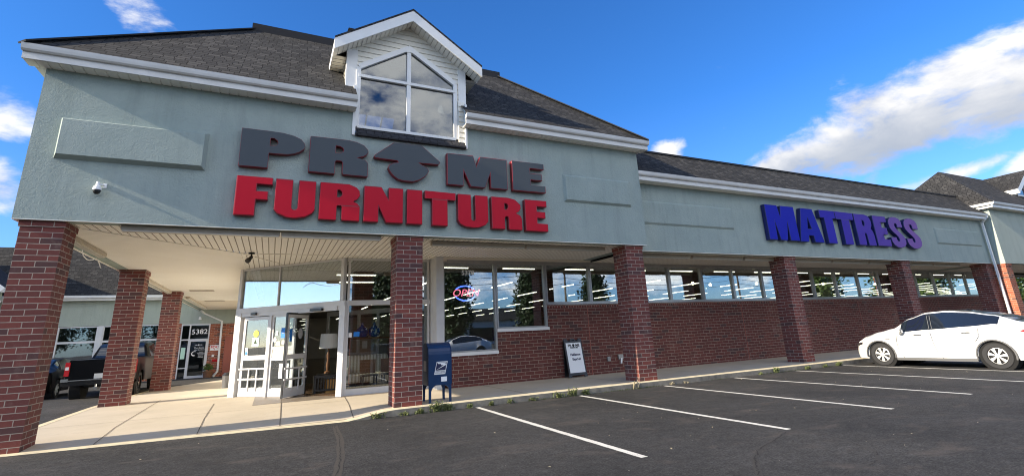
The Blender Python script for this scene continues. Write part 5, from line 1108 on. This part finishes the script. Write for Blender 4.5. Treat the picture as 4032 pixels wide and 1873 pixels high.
sticker('door_sticker', Zd, .47, 1.38, .10, .22, 'paper_white', 'small white and blue notice low on the left entrance door'); sticker('door_sticker', Zd, .47, 1.34, .08, .08, 'ink_blue', 'small blue square on the low notice of the left door', o=.015)
sticker('door_sticker', Zd, 1.86, 1.86, .30, .28, 'ink_blue', 'blue poster in the side panel between the entrance doors', txt='thank you', ts=.05)
sticker('door_sticker', Zd, 1.56, 1.86, .08, .12, 'paper_white', 'tiny white notice left of the blue poster'); sticker('door_sticker', Zd, 1.50, 1.68, .12, .14, 'paper_white', 'round white seal under the tiny notice', round_=True)
sticker('door_sticker', Zd, 1.62, 1.57, .14, .12, 'paper_white', 'white card at the bottom left of the side panel glass'); sticker('door_sticker', Zd, 1.84, 1.60, .16, .10, 'paper_white', 'white card under the blue poster')
sticker('door_sticker', Zd, 1.90, .82, .34, .40, 'paper_white', 'white and blue flyer in the lower glass of the side panel')
sticker('door_sticker', Zo, .20, 1.78, .10, .34, 'ink_blue', 'narrow blue strip poster on the open door leaf'); sticker('door_sticker', Zo, .62, 1.82, .20, .30, 'ink_grey', 'grey oval decal on the open door leaf', round_=True)
sticker('door_sticker', Zf, .16, 1.70, .09, .12, 'paper_white', 'small white notice at the left edge of the straight shop window'); sticker('door_sticker', Zf, .33, 1.72, .16, .13, 'ink_blue', 'small light blue notice at the left edge of the straight shop window')
sticker('door_sticker', Zi, 1.7, 1.75, .34, .26, 'ink_black', 'black and red shop decal on the inner vestibule screen', txt='PR\u2666ME', ts=.11, tm='white_paint'); sticker('door_sticker', Zi, 1.75, 1.40, .22, .26, 'paper_white', 'white notice on the inner vestibule screen')
# ---- furniture seen through the entrance
bn = empty('slatted_bench', (1.7, 16.2, .15), 'black slatted wooden bench just inside the open entrance', 'bench', world=True)
bx_, by_ = 1.20, 15.9
MB().box(bx_, bx_+.70, by_, by_+.45, .56, .62).build('seat', 'black_metal', bn)
for x in (bx_, bx_+.65): MB().box(x, x+.05, by_, by_+.45, .15, .559).build('leg', 'black_metal', bn)
mb = MB()
for k in range(7): mb.box(bx_+.10+k*.075, bx_+.125+k*.075, by_, by_+.03, .24, .56)
mb.box(bx_+.05, bx_+.65, by_-.001, by_+.031, .20, .25); mb.build('slats', 'black_metal', bn)
MB().box(bx_+.32, bx_+.60, by_+.05, by_+.4, .15, .50).build('wooden_box', 'wood_orange', bn)
lp = empty('table_lamp', (1.65, 17.0, .6), 'tall turned wooden lamp with white drum shade inside the entrance', 'lamp', world=True)
MB().lathe([(.10, .62), (.10, .66), (.035, .70), (.06, .85), (.03, 1.0), (.055, 1.15), (.025, 1.25), (.02, 1.40)], (1.65, 17.0, 0), 'z', 16).build('base', 'wood_brown', lp, smooth=True)
MB().cyl((1.65, 17.0, 1.36), (1.65, 17.0, 1.80), .28, .25, 22).build('shade', 'lamp_shade_cloth', lp)
tb = empty('side_table', (1.65, 17.0, .15), 'dark side table under the tall lamp inside the entrance', 'table', world=True)
MB().box(1.35, 1.98, 16.78, 17.25, .57, .61).build('top', 'black_metal', tb)
for x in (1.37, 1.92):
    for y in (16.8, 17.2): MB().box(x, x+.04, y, y+.04, .15, .57).build('leg', 'black_metal', tb)
so = empty('sofa', (2.7, 16.0, .15), 'cream striped sofa behind the straight shop window', 'sofa', world=True)
MB().box(2.0, 3.35, 15.7, 16.35, .35, .62).build('seat', 'stripe_fabric', so, bevel=.05); MB().box(2.0, 3.35, 16.2, 16.45, .55, 1.12).build('backrest', 'stripe_fabric', so, bevel=.06); MB().box(1.94, 2.14, 15.7, 16.36, .4, .80).build('armrest', 'stripe_fabric', so, bevel=.05); MB().box(3.2, 3.41, 15.7, 16.36, .4, .80).build('armrest', 'stripe_fabric', so, bevel=.05); MB().box(2.05, 3.3, 15.75, 16.3, .15, .34).build('base', 'black_metal', so)
for k, (x, y) in enumerate(((2.60, 15.2), (3.2, 15.25))):
    ch = empty('chair', (x, y, .15), ('dark wooden chair in front of the striped sofa, nearer the entrance', 'dark wooden chair in front of the striped sofa, next to the brick column')[k], 'chair', 'chairs in the shop window', world=True)
    MB().box(x-.22, x+.22, y-.2, y+.22, .56, .60).build('seat', 'black_metal', ch); MB().box(x-.22, x+.22, y+.2, y+.23, .62, 1.0).build('backrest', 'wood_brown', ch)
    for dx_ in (-.2, .17):
        for dy_ in (-.18, .19): MB().box(x+dx_, x+dx_+.035, y+dy_, y+dy_+.035, .15, .56).build('leg', 'black_metal', ch)
for k, x in enumerate((2.75, 3.15)):
    tag(MB().lathe([(.001, 0), (.14, .02), (.20, .14), (.17, .28), (.05, .38), (.03, .48), (.001, .49)], (x, 17.6, 1.64), 'z', 18).build('glass_vase', 'blue_glass', smooth=True), ('round blue glass vase on the shelf, left one', 'round blue glass vase on the shelf, right one')[k], 'vase', 'blue vases on the shelf')
sh = empty('shelf', (3.0, 17.6, .15), 'dark shelf unit carrying two blue vases behind the sofa', 'shelf', world=True)
MB().box(2.3, 3.7, 17.4, 17.8, 1.59, 1.64).build('top', 'wood_brown', sh); MB().box(2.3, 2.36, 17.4, 17.8, .15, 1.59).build('side_panel', 'wood_brown', sh); MB().box(3.64, 3.7, 17.4, 17.8, .15, 1.59).build('side_panel', 'wood_brown', sh); MB().box(2.36, 3.64, 17.4, 17.8, .9, .95).build('board', 'wood_brown', sh)
ip = empty('potted_tree', (3.8, 16.0, .15), 'artificial green tree behind the glass beside the brick column', 'plant', world=True)
MB().cyl((3.85, 16.1, .15), (3.85, 16.1, .5), .15, .2, 16).build('pot', 'black_plastic', ip); MB().cyl((3.85, 16.1, .5), (3.85, 16.1, 1.9), .025, .02, 8).build('trunk', 'bark', ip)
mb = MB(); leaves(mb, (3.85, 16.1, 1.9), 420, .55, .13); leaves(mb, (3.85, 16.1, 1.35), 160, .4, .13); mb.build('foliage', 'leaf_dark', ip, nfix=False)
wr_ = empty('wreath_plant', (.0, 17.6, 1.4), 'leafy garland with white blossoms hanging behind the left entrance door', 'plant', world=True)
mb = MB(); leaves(mb, (.02, 17.5, 1.7), 150, .32, .09); leaves(mb, (.1, 17.5, 1.1), 120, .25, .08); mb.build('foliage', 'leaf_dark', wr_, nfix=False)
mb = MB(); leaves(mb, (.02, 17.45, 1.6), 40, .32, .06); leaves(mb, (.1, 17.45, 1.05), 40, .26, .06); mb.build('blossom', 'white_paint', wr_, nfix=False)

# ================================================================== PLANTS
def weed(x, y, h, n, kind='leaf_weed', label=''):
    mb = MB(); z = gz(x, y)
    for _ in range(n):
        a = rnd.random()*6.28; l = h*rnd.uniform(.5, 1.1); lean = rnd.uniform(.1, .7); bx, by_ = x+rnd.gauss(0, .035+h*.12), y-abs(rnd.gauss(0, .02))
        p = Vector((bx, by_, z)); d = Vector((math.cos(a)*lean, math.sin(a)*lean*.7, 1)).normalized(); w = Vector((-math.sin(a), math.cos(a), 0))*.012
        q = p+d*l*.55; e = p+d*l+Vector((math.cos(a), math.sin(a), -.3))*l*.2
        mb.face([p-w*.5, p+w*.5, q+w, q-w]); mb.face([q-w, q+w, e])
        if kind != 'leaf_dry':
            for s in range(5):
                c = p+d*l*rnd.uniform(.2, 1); u = Vector((rnd.gauss(0, 1), rnd.gauss(0, 1), rnd.gauss(0, .5))).normalized(); v = u.orthogonal().normalized(); ls = rnd.uniform(.02, .045)*(1+h)
                mb.face([c, c+u*ls*.5+v*ls*.35, c+u*ls, c+u*ls*.5-v*ls*.35])
    return mb.build('weed', kind, nfix=False)
WD = [(2.05, .22, 16, 'leafy weed in the kerb joint left of the mailbox column'), (2.62, .13, 22, 'low weed clump at the foot of the mailbox column'), (2.95, .16, 26, 'bushy weed clump right of the mailbox column'), (3.30, .34, 46, 'tallest leafy weed in front of the mailbox'),
      (3.55, .26, 30, 'leafy weed under the right side of the mailbox'), (4.05, .15, 22, 'weed at the end of the first parking line'), (4.55, .14, 14, 'small weed right of the first parking line'), (5.05, .18, 12, 'upright weed below the brick wall'),
      (5.65, .14, 12, 'small green weed halfway to the sandwich board'), (6.35, .26, 22, 'tall weed left of the second parking line'), (6.72, .36, 18, 'wiry weed at the second parking line'), (7.1, .2, 18, 'weed right of the second parking line'),
      (8.7, .45, 9, 'tall dry stalk at the foot of the second front column'), (9.9, .15, 14, 'dry grass tuft right of the second front column'), (10.4, .13, 12, 'short dry tuft along the kerb'), (13.4, .12, 12, 'low weed before the third front column'),
      (14.1, .26, 34, 'bright green weed near the third front column'), (15.6, .18, 26, 'weed in front of the third front column'), (16.5, .16, 22, 'weed just left of the white car'), (17.2, .22, 30, 'weed at the nose of the white car')]
for k, (x, h, n, lb_) in enumerate(WD):
    o = weed(x, 10.915, h*.62, n, 'leaf_dry' if 'dry' in lb_ else 'leaf_weed'); tag(o, lb_, 'weed', 'weeds along the kerb')
# strip of tiny moss and grass in the kerb joint
mb = MB()
for _ in range(1500):
    x = rnd.uniform(1.6, 18); 
    if fbm and math.sin(x*2.3)+math.sin(x*.9+1)+rnd.random()*1.2 < .8: continue
    z = gz(x, 10.9); a = rnd.random()*6.28; l = rnd.uniform(.02, .06); p = Vector((x, 10.91+rnd.uniform(-.03, .01), z)); w = Vector((.006, 0, 0)); mb.face([p-w, p+w, p+Vector((math.cos(a)*.02, -.01, l))])
tag(mb.build('kerb_grass', 'leaf_weed', nfix=False), 'tiny grass along the foot of the kerb', kind='stuff')
# pale litter flecks and pebbles on the asphalt
mb = MB()
for _ in range(80):
    x, y = rnd.uniform(-2, 17), rnd.uniform(3.2, 10.8); s = rnd.choice((.008, .010, .014, .02)); z = gz(x, y)+.004; a = rnd.random()*3.14
    u, v = Vector((math.cos(a), math.sin(a), .25))*s, Vector((-math.sin(a), math.cos(a), .1))*s*.6; p = Vector((x, y, z)); mb.face([p-u, p-v+Vector((0, 0, s*.4)), p+u, p+v])
tag(mb.build('leaf_litter', 'leaf_dry', nfix=False), 'dry leaf flecks scattered on the asphalt', kind='stuff')

def tree(x, y, h, r, n, label, group=None, mat_='leaf', shape='round', tz=None, leaf=.30, seed=1):
    rr = random.Random(seed); z = gz(x, y); root = empty('tree', (x, y, z), label, 'tree', group, world=True)
    mb = MB().cyl((x, y, z-.1), (x+.1, y, z+h*.45), .035*h*.6, .02*h*.6, 10); tips = []
    for k in range(9):
        a = k*2.4; z0 = z+h*(.22+.05*k); L = r*rr.uniform(.5, .85); e = Vector((x+math.cos(a)*L, y+math.sin(a)*L, z0+h*.18)); mb.cyl((x+.05, y, z0), e, .03*h*.25, .008*h*.3, 6); tips.append(e)
    mb.cyl((x+.1, y, z+h*.44), (x, y, z+h*.9), .02*h*.6, .01, 8); mb.build('trunk', 'bark', root)
    mb = MB()
    for k in range(n):
        t = rr.random()
        if shape == 'column': zc = z+h*(.14+.86*t); R = r*math.sin(math.pi*min(1, .12+.86*t))**.6
        else: zc = z+h*(.28+.72*t); R = r*math.sqrt(max(.03, 1-((t-.42)/.60)**2))
        a = rr.random()*6.28; q = rr.random()**.5; lump = .72+.28*math.sin(a*3+zc*1.3+seed)*math.cos(zc*2.1+seed*2)
        p = Vector((x+math.cos(a)*R*q*lump, y+math.sin(a)*R*q*lump, zc+rr.gauss(0, .15)))
        for _ in range(5):
            c = p+Vector((rr.gauss(0, 1), rr.gauss(0, 1), rr.gauss(0, 1)))*leaf*.7; u = Vector((rr.gauss(0, 1), rr.gauss(0, 1), rr.gauss(0, .6))).normalized(); v = u.orthogonal().normalized(); s = leaf*rr.uniform(.5, 1.1)
            mb.face([c-u*s*.5, c+v*s*.3, c+u*s*.5, c-v*s*.3])
    mb.build('crown', mat_, root, nfix=False); return root
# street trees, pole and wires across the road (they show in the shop windows)
GT = 'street trees across the car park'
for k, (x, y, h, r, sh_) in enumerate(((9.5, -19, 9.0, 2.1, 'column'), (15.2, -17, 9.5, 2.3, 'column'), (26, -22, 8.5, 1.8, 'column'), (33.5, -20, 8.0, 2.0, 'column'), (52, -6, 7.5, 3.6, 'round'), (60, -1, 8, 4, 'round'), (69, -5, 9, 5, 'round'), (76, 3, 9, 5, 'round'), (-4, -34, 7, 4, 'round'), (4, -36, 6, 5, 'round'), (-22, -26, 8, 4, 'round'), (-13, -16, 8, 4, 'round'), (-19, -14, 8.5, 4.2, 'round'), (-26, -12, 8.5, 4.5, 'round'))):
    tree(x, y, h, r, 1300, 'leafy street tree across the car park, mirrored in the shop windows', GT, 'leaf_dark' if k < 4 or k > 7 else 'leaf', sh_, seed=10+k, leaf=.42)

# low shops, pole and wires across the road, also only mirrored in the glass
ob = empty('shop_building', (20, -62, 0), 'low tan shop row across the road, mirrored small in the first shop window', 'building', world=True)
MB().box(-20, 60, -66, -60, 0, 4.2).build('wall', 'interior_wall', ob)
mb = MB(); slope(mb, [(61, -59.4, 4.2), (-21, -59.4, 4.2), (-18, -63, 6.6), (58, -63, 6.6)], (1, 0, 0), (0, -1, .66)); slope(mb, [(61, -66.6, 4.2), (58, -63, 6.6), (-18, -63, 6.6), (-21, -66.6, 4.2)], (1, 0, 0), (0, 1, .66)); slope(mb, [(-21, -59.4, 4.2), (-21, -66.6, 4.2), (-18, -63, 6.6)], (0, 1, 0), (1, 0, .8)); slope(mb, [(61, -59.4, 4.2), (58, -63, 6.6), (61, -66.6, 4.2)], (0, 1, 0), (1, 0, .8)); mb.build('roof', 'shingle', ob, nfix=False)
for k in range(9): MB().box(-15+8*k, -10+8*k, -59.99, -59.9, .5, 2.9).build('window', 'car_glass', ob)
MB().box(-6, 4, -59.9, -59.6, 3.1, 3.9).build('fascia_sign', 'ink_red', ob)
for k, x in enumerate((2, 34, 66)):
    up_ = empty('utility_pole', (x, -27, 0), 'wooden utility pole carrying wires across the road, mirrored in the shop windows', 'pole', 'utility poles across the road', world=True)
    MB().cyl((x, -27, -.1), (x, -27, 11), .16, .11, 10).build('pole', 'bark', up_); MB().box(x-1.1, x+1.1, -27.06, -26.94, 10.0, 10.12).build('crossarm', 'bark', up_)
for k, (dy_, z) in enumerate(((0, 10.15), (-.3, 9.0), (.2, 8.2), (.1, 7.5))):
    pts = []
    for a, b in ((-30, 2), (2, 34), (34, 66), (66, 98)):
        for q in range(8): t = q/8; pts.append((a+(b-a)*t, -27+dy_, z-.9*4*t*(1-t)))
    tag(MB().tube(pts, .03, 4).build('power_line', 'black_plastic'), ('topmost', 'second', 'third', 'lowest')[k]+' of the dark wires strung between the utility poles across the road', 'wire', 'wires across the road')
wc = copy_tree(wcar); wc.location = (13.2, -9.5, 0); wc.rotation_euler = (0, 0, R_(90)); wc['label'] = 'white crossover standing behind the camera, mirrored low in the first shop window'
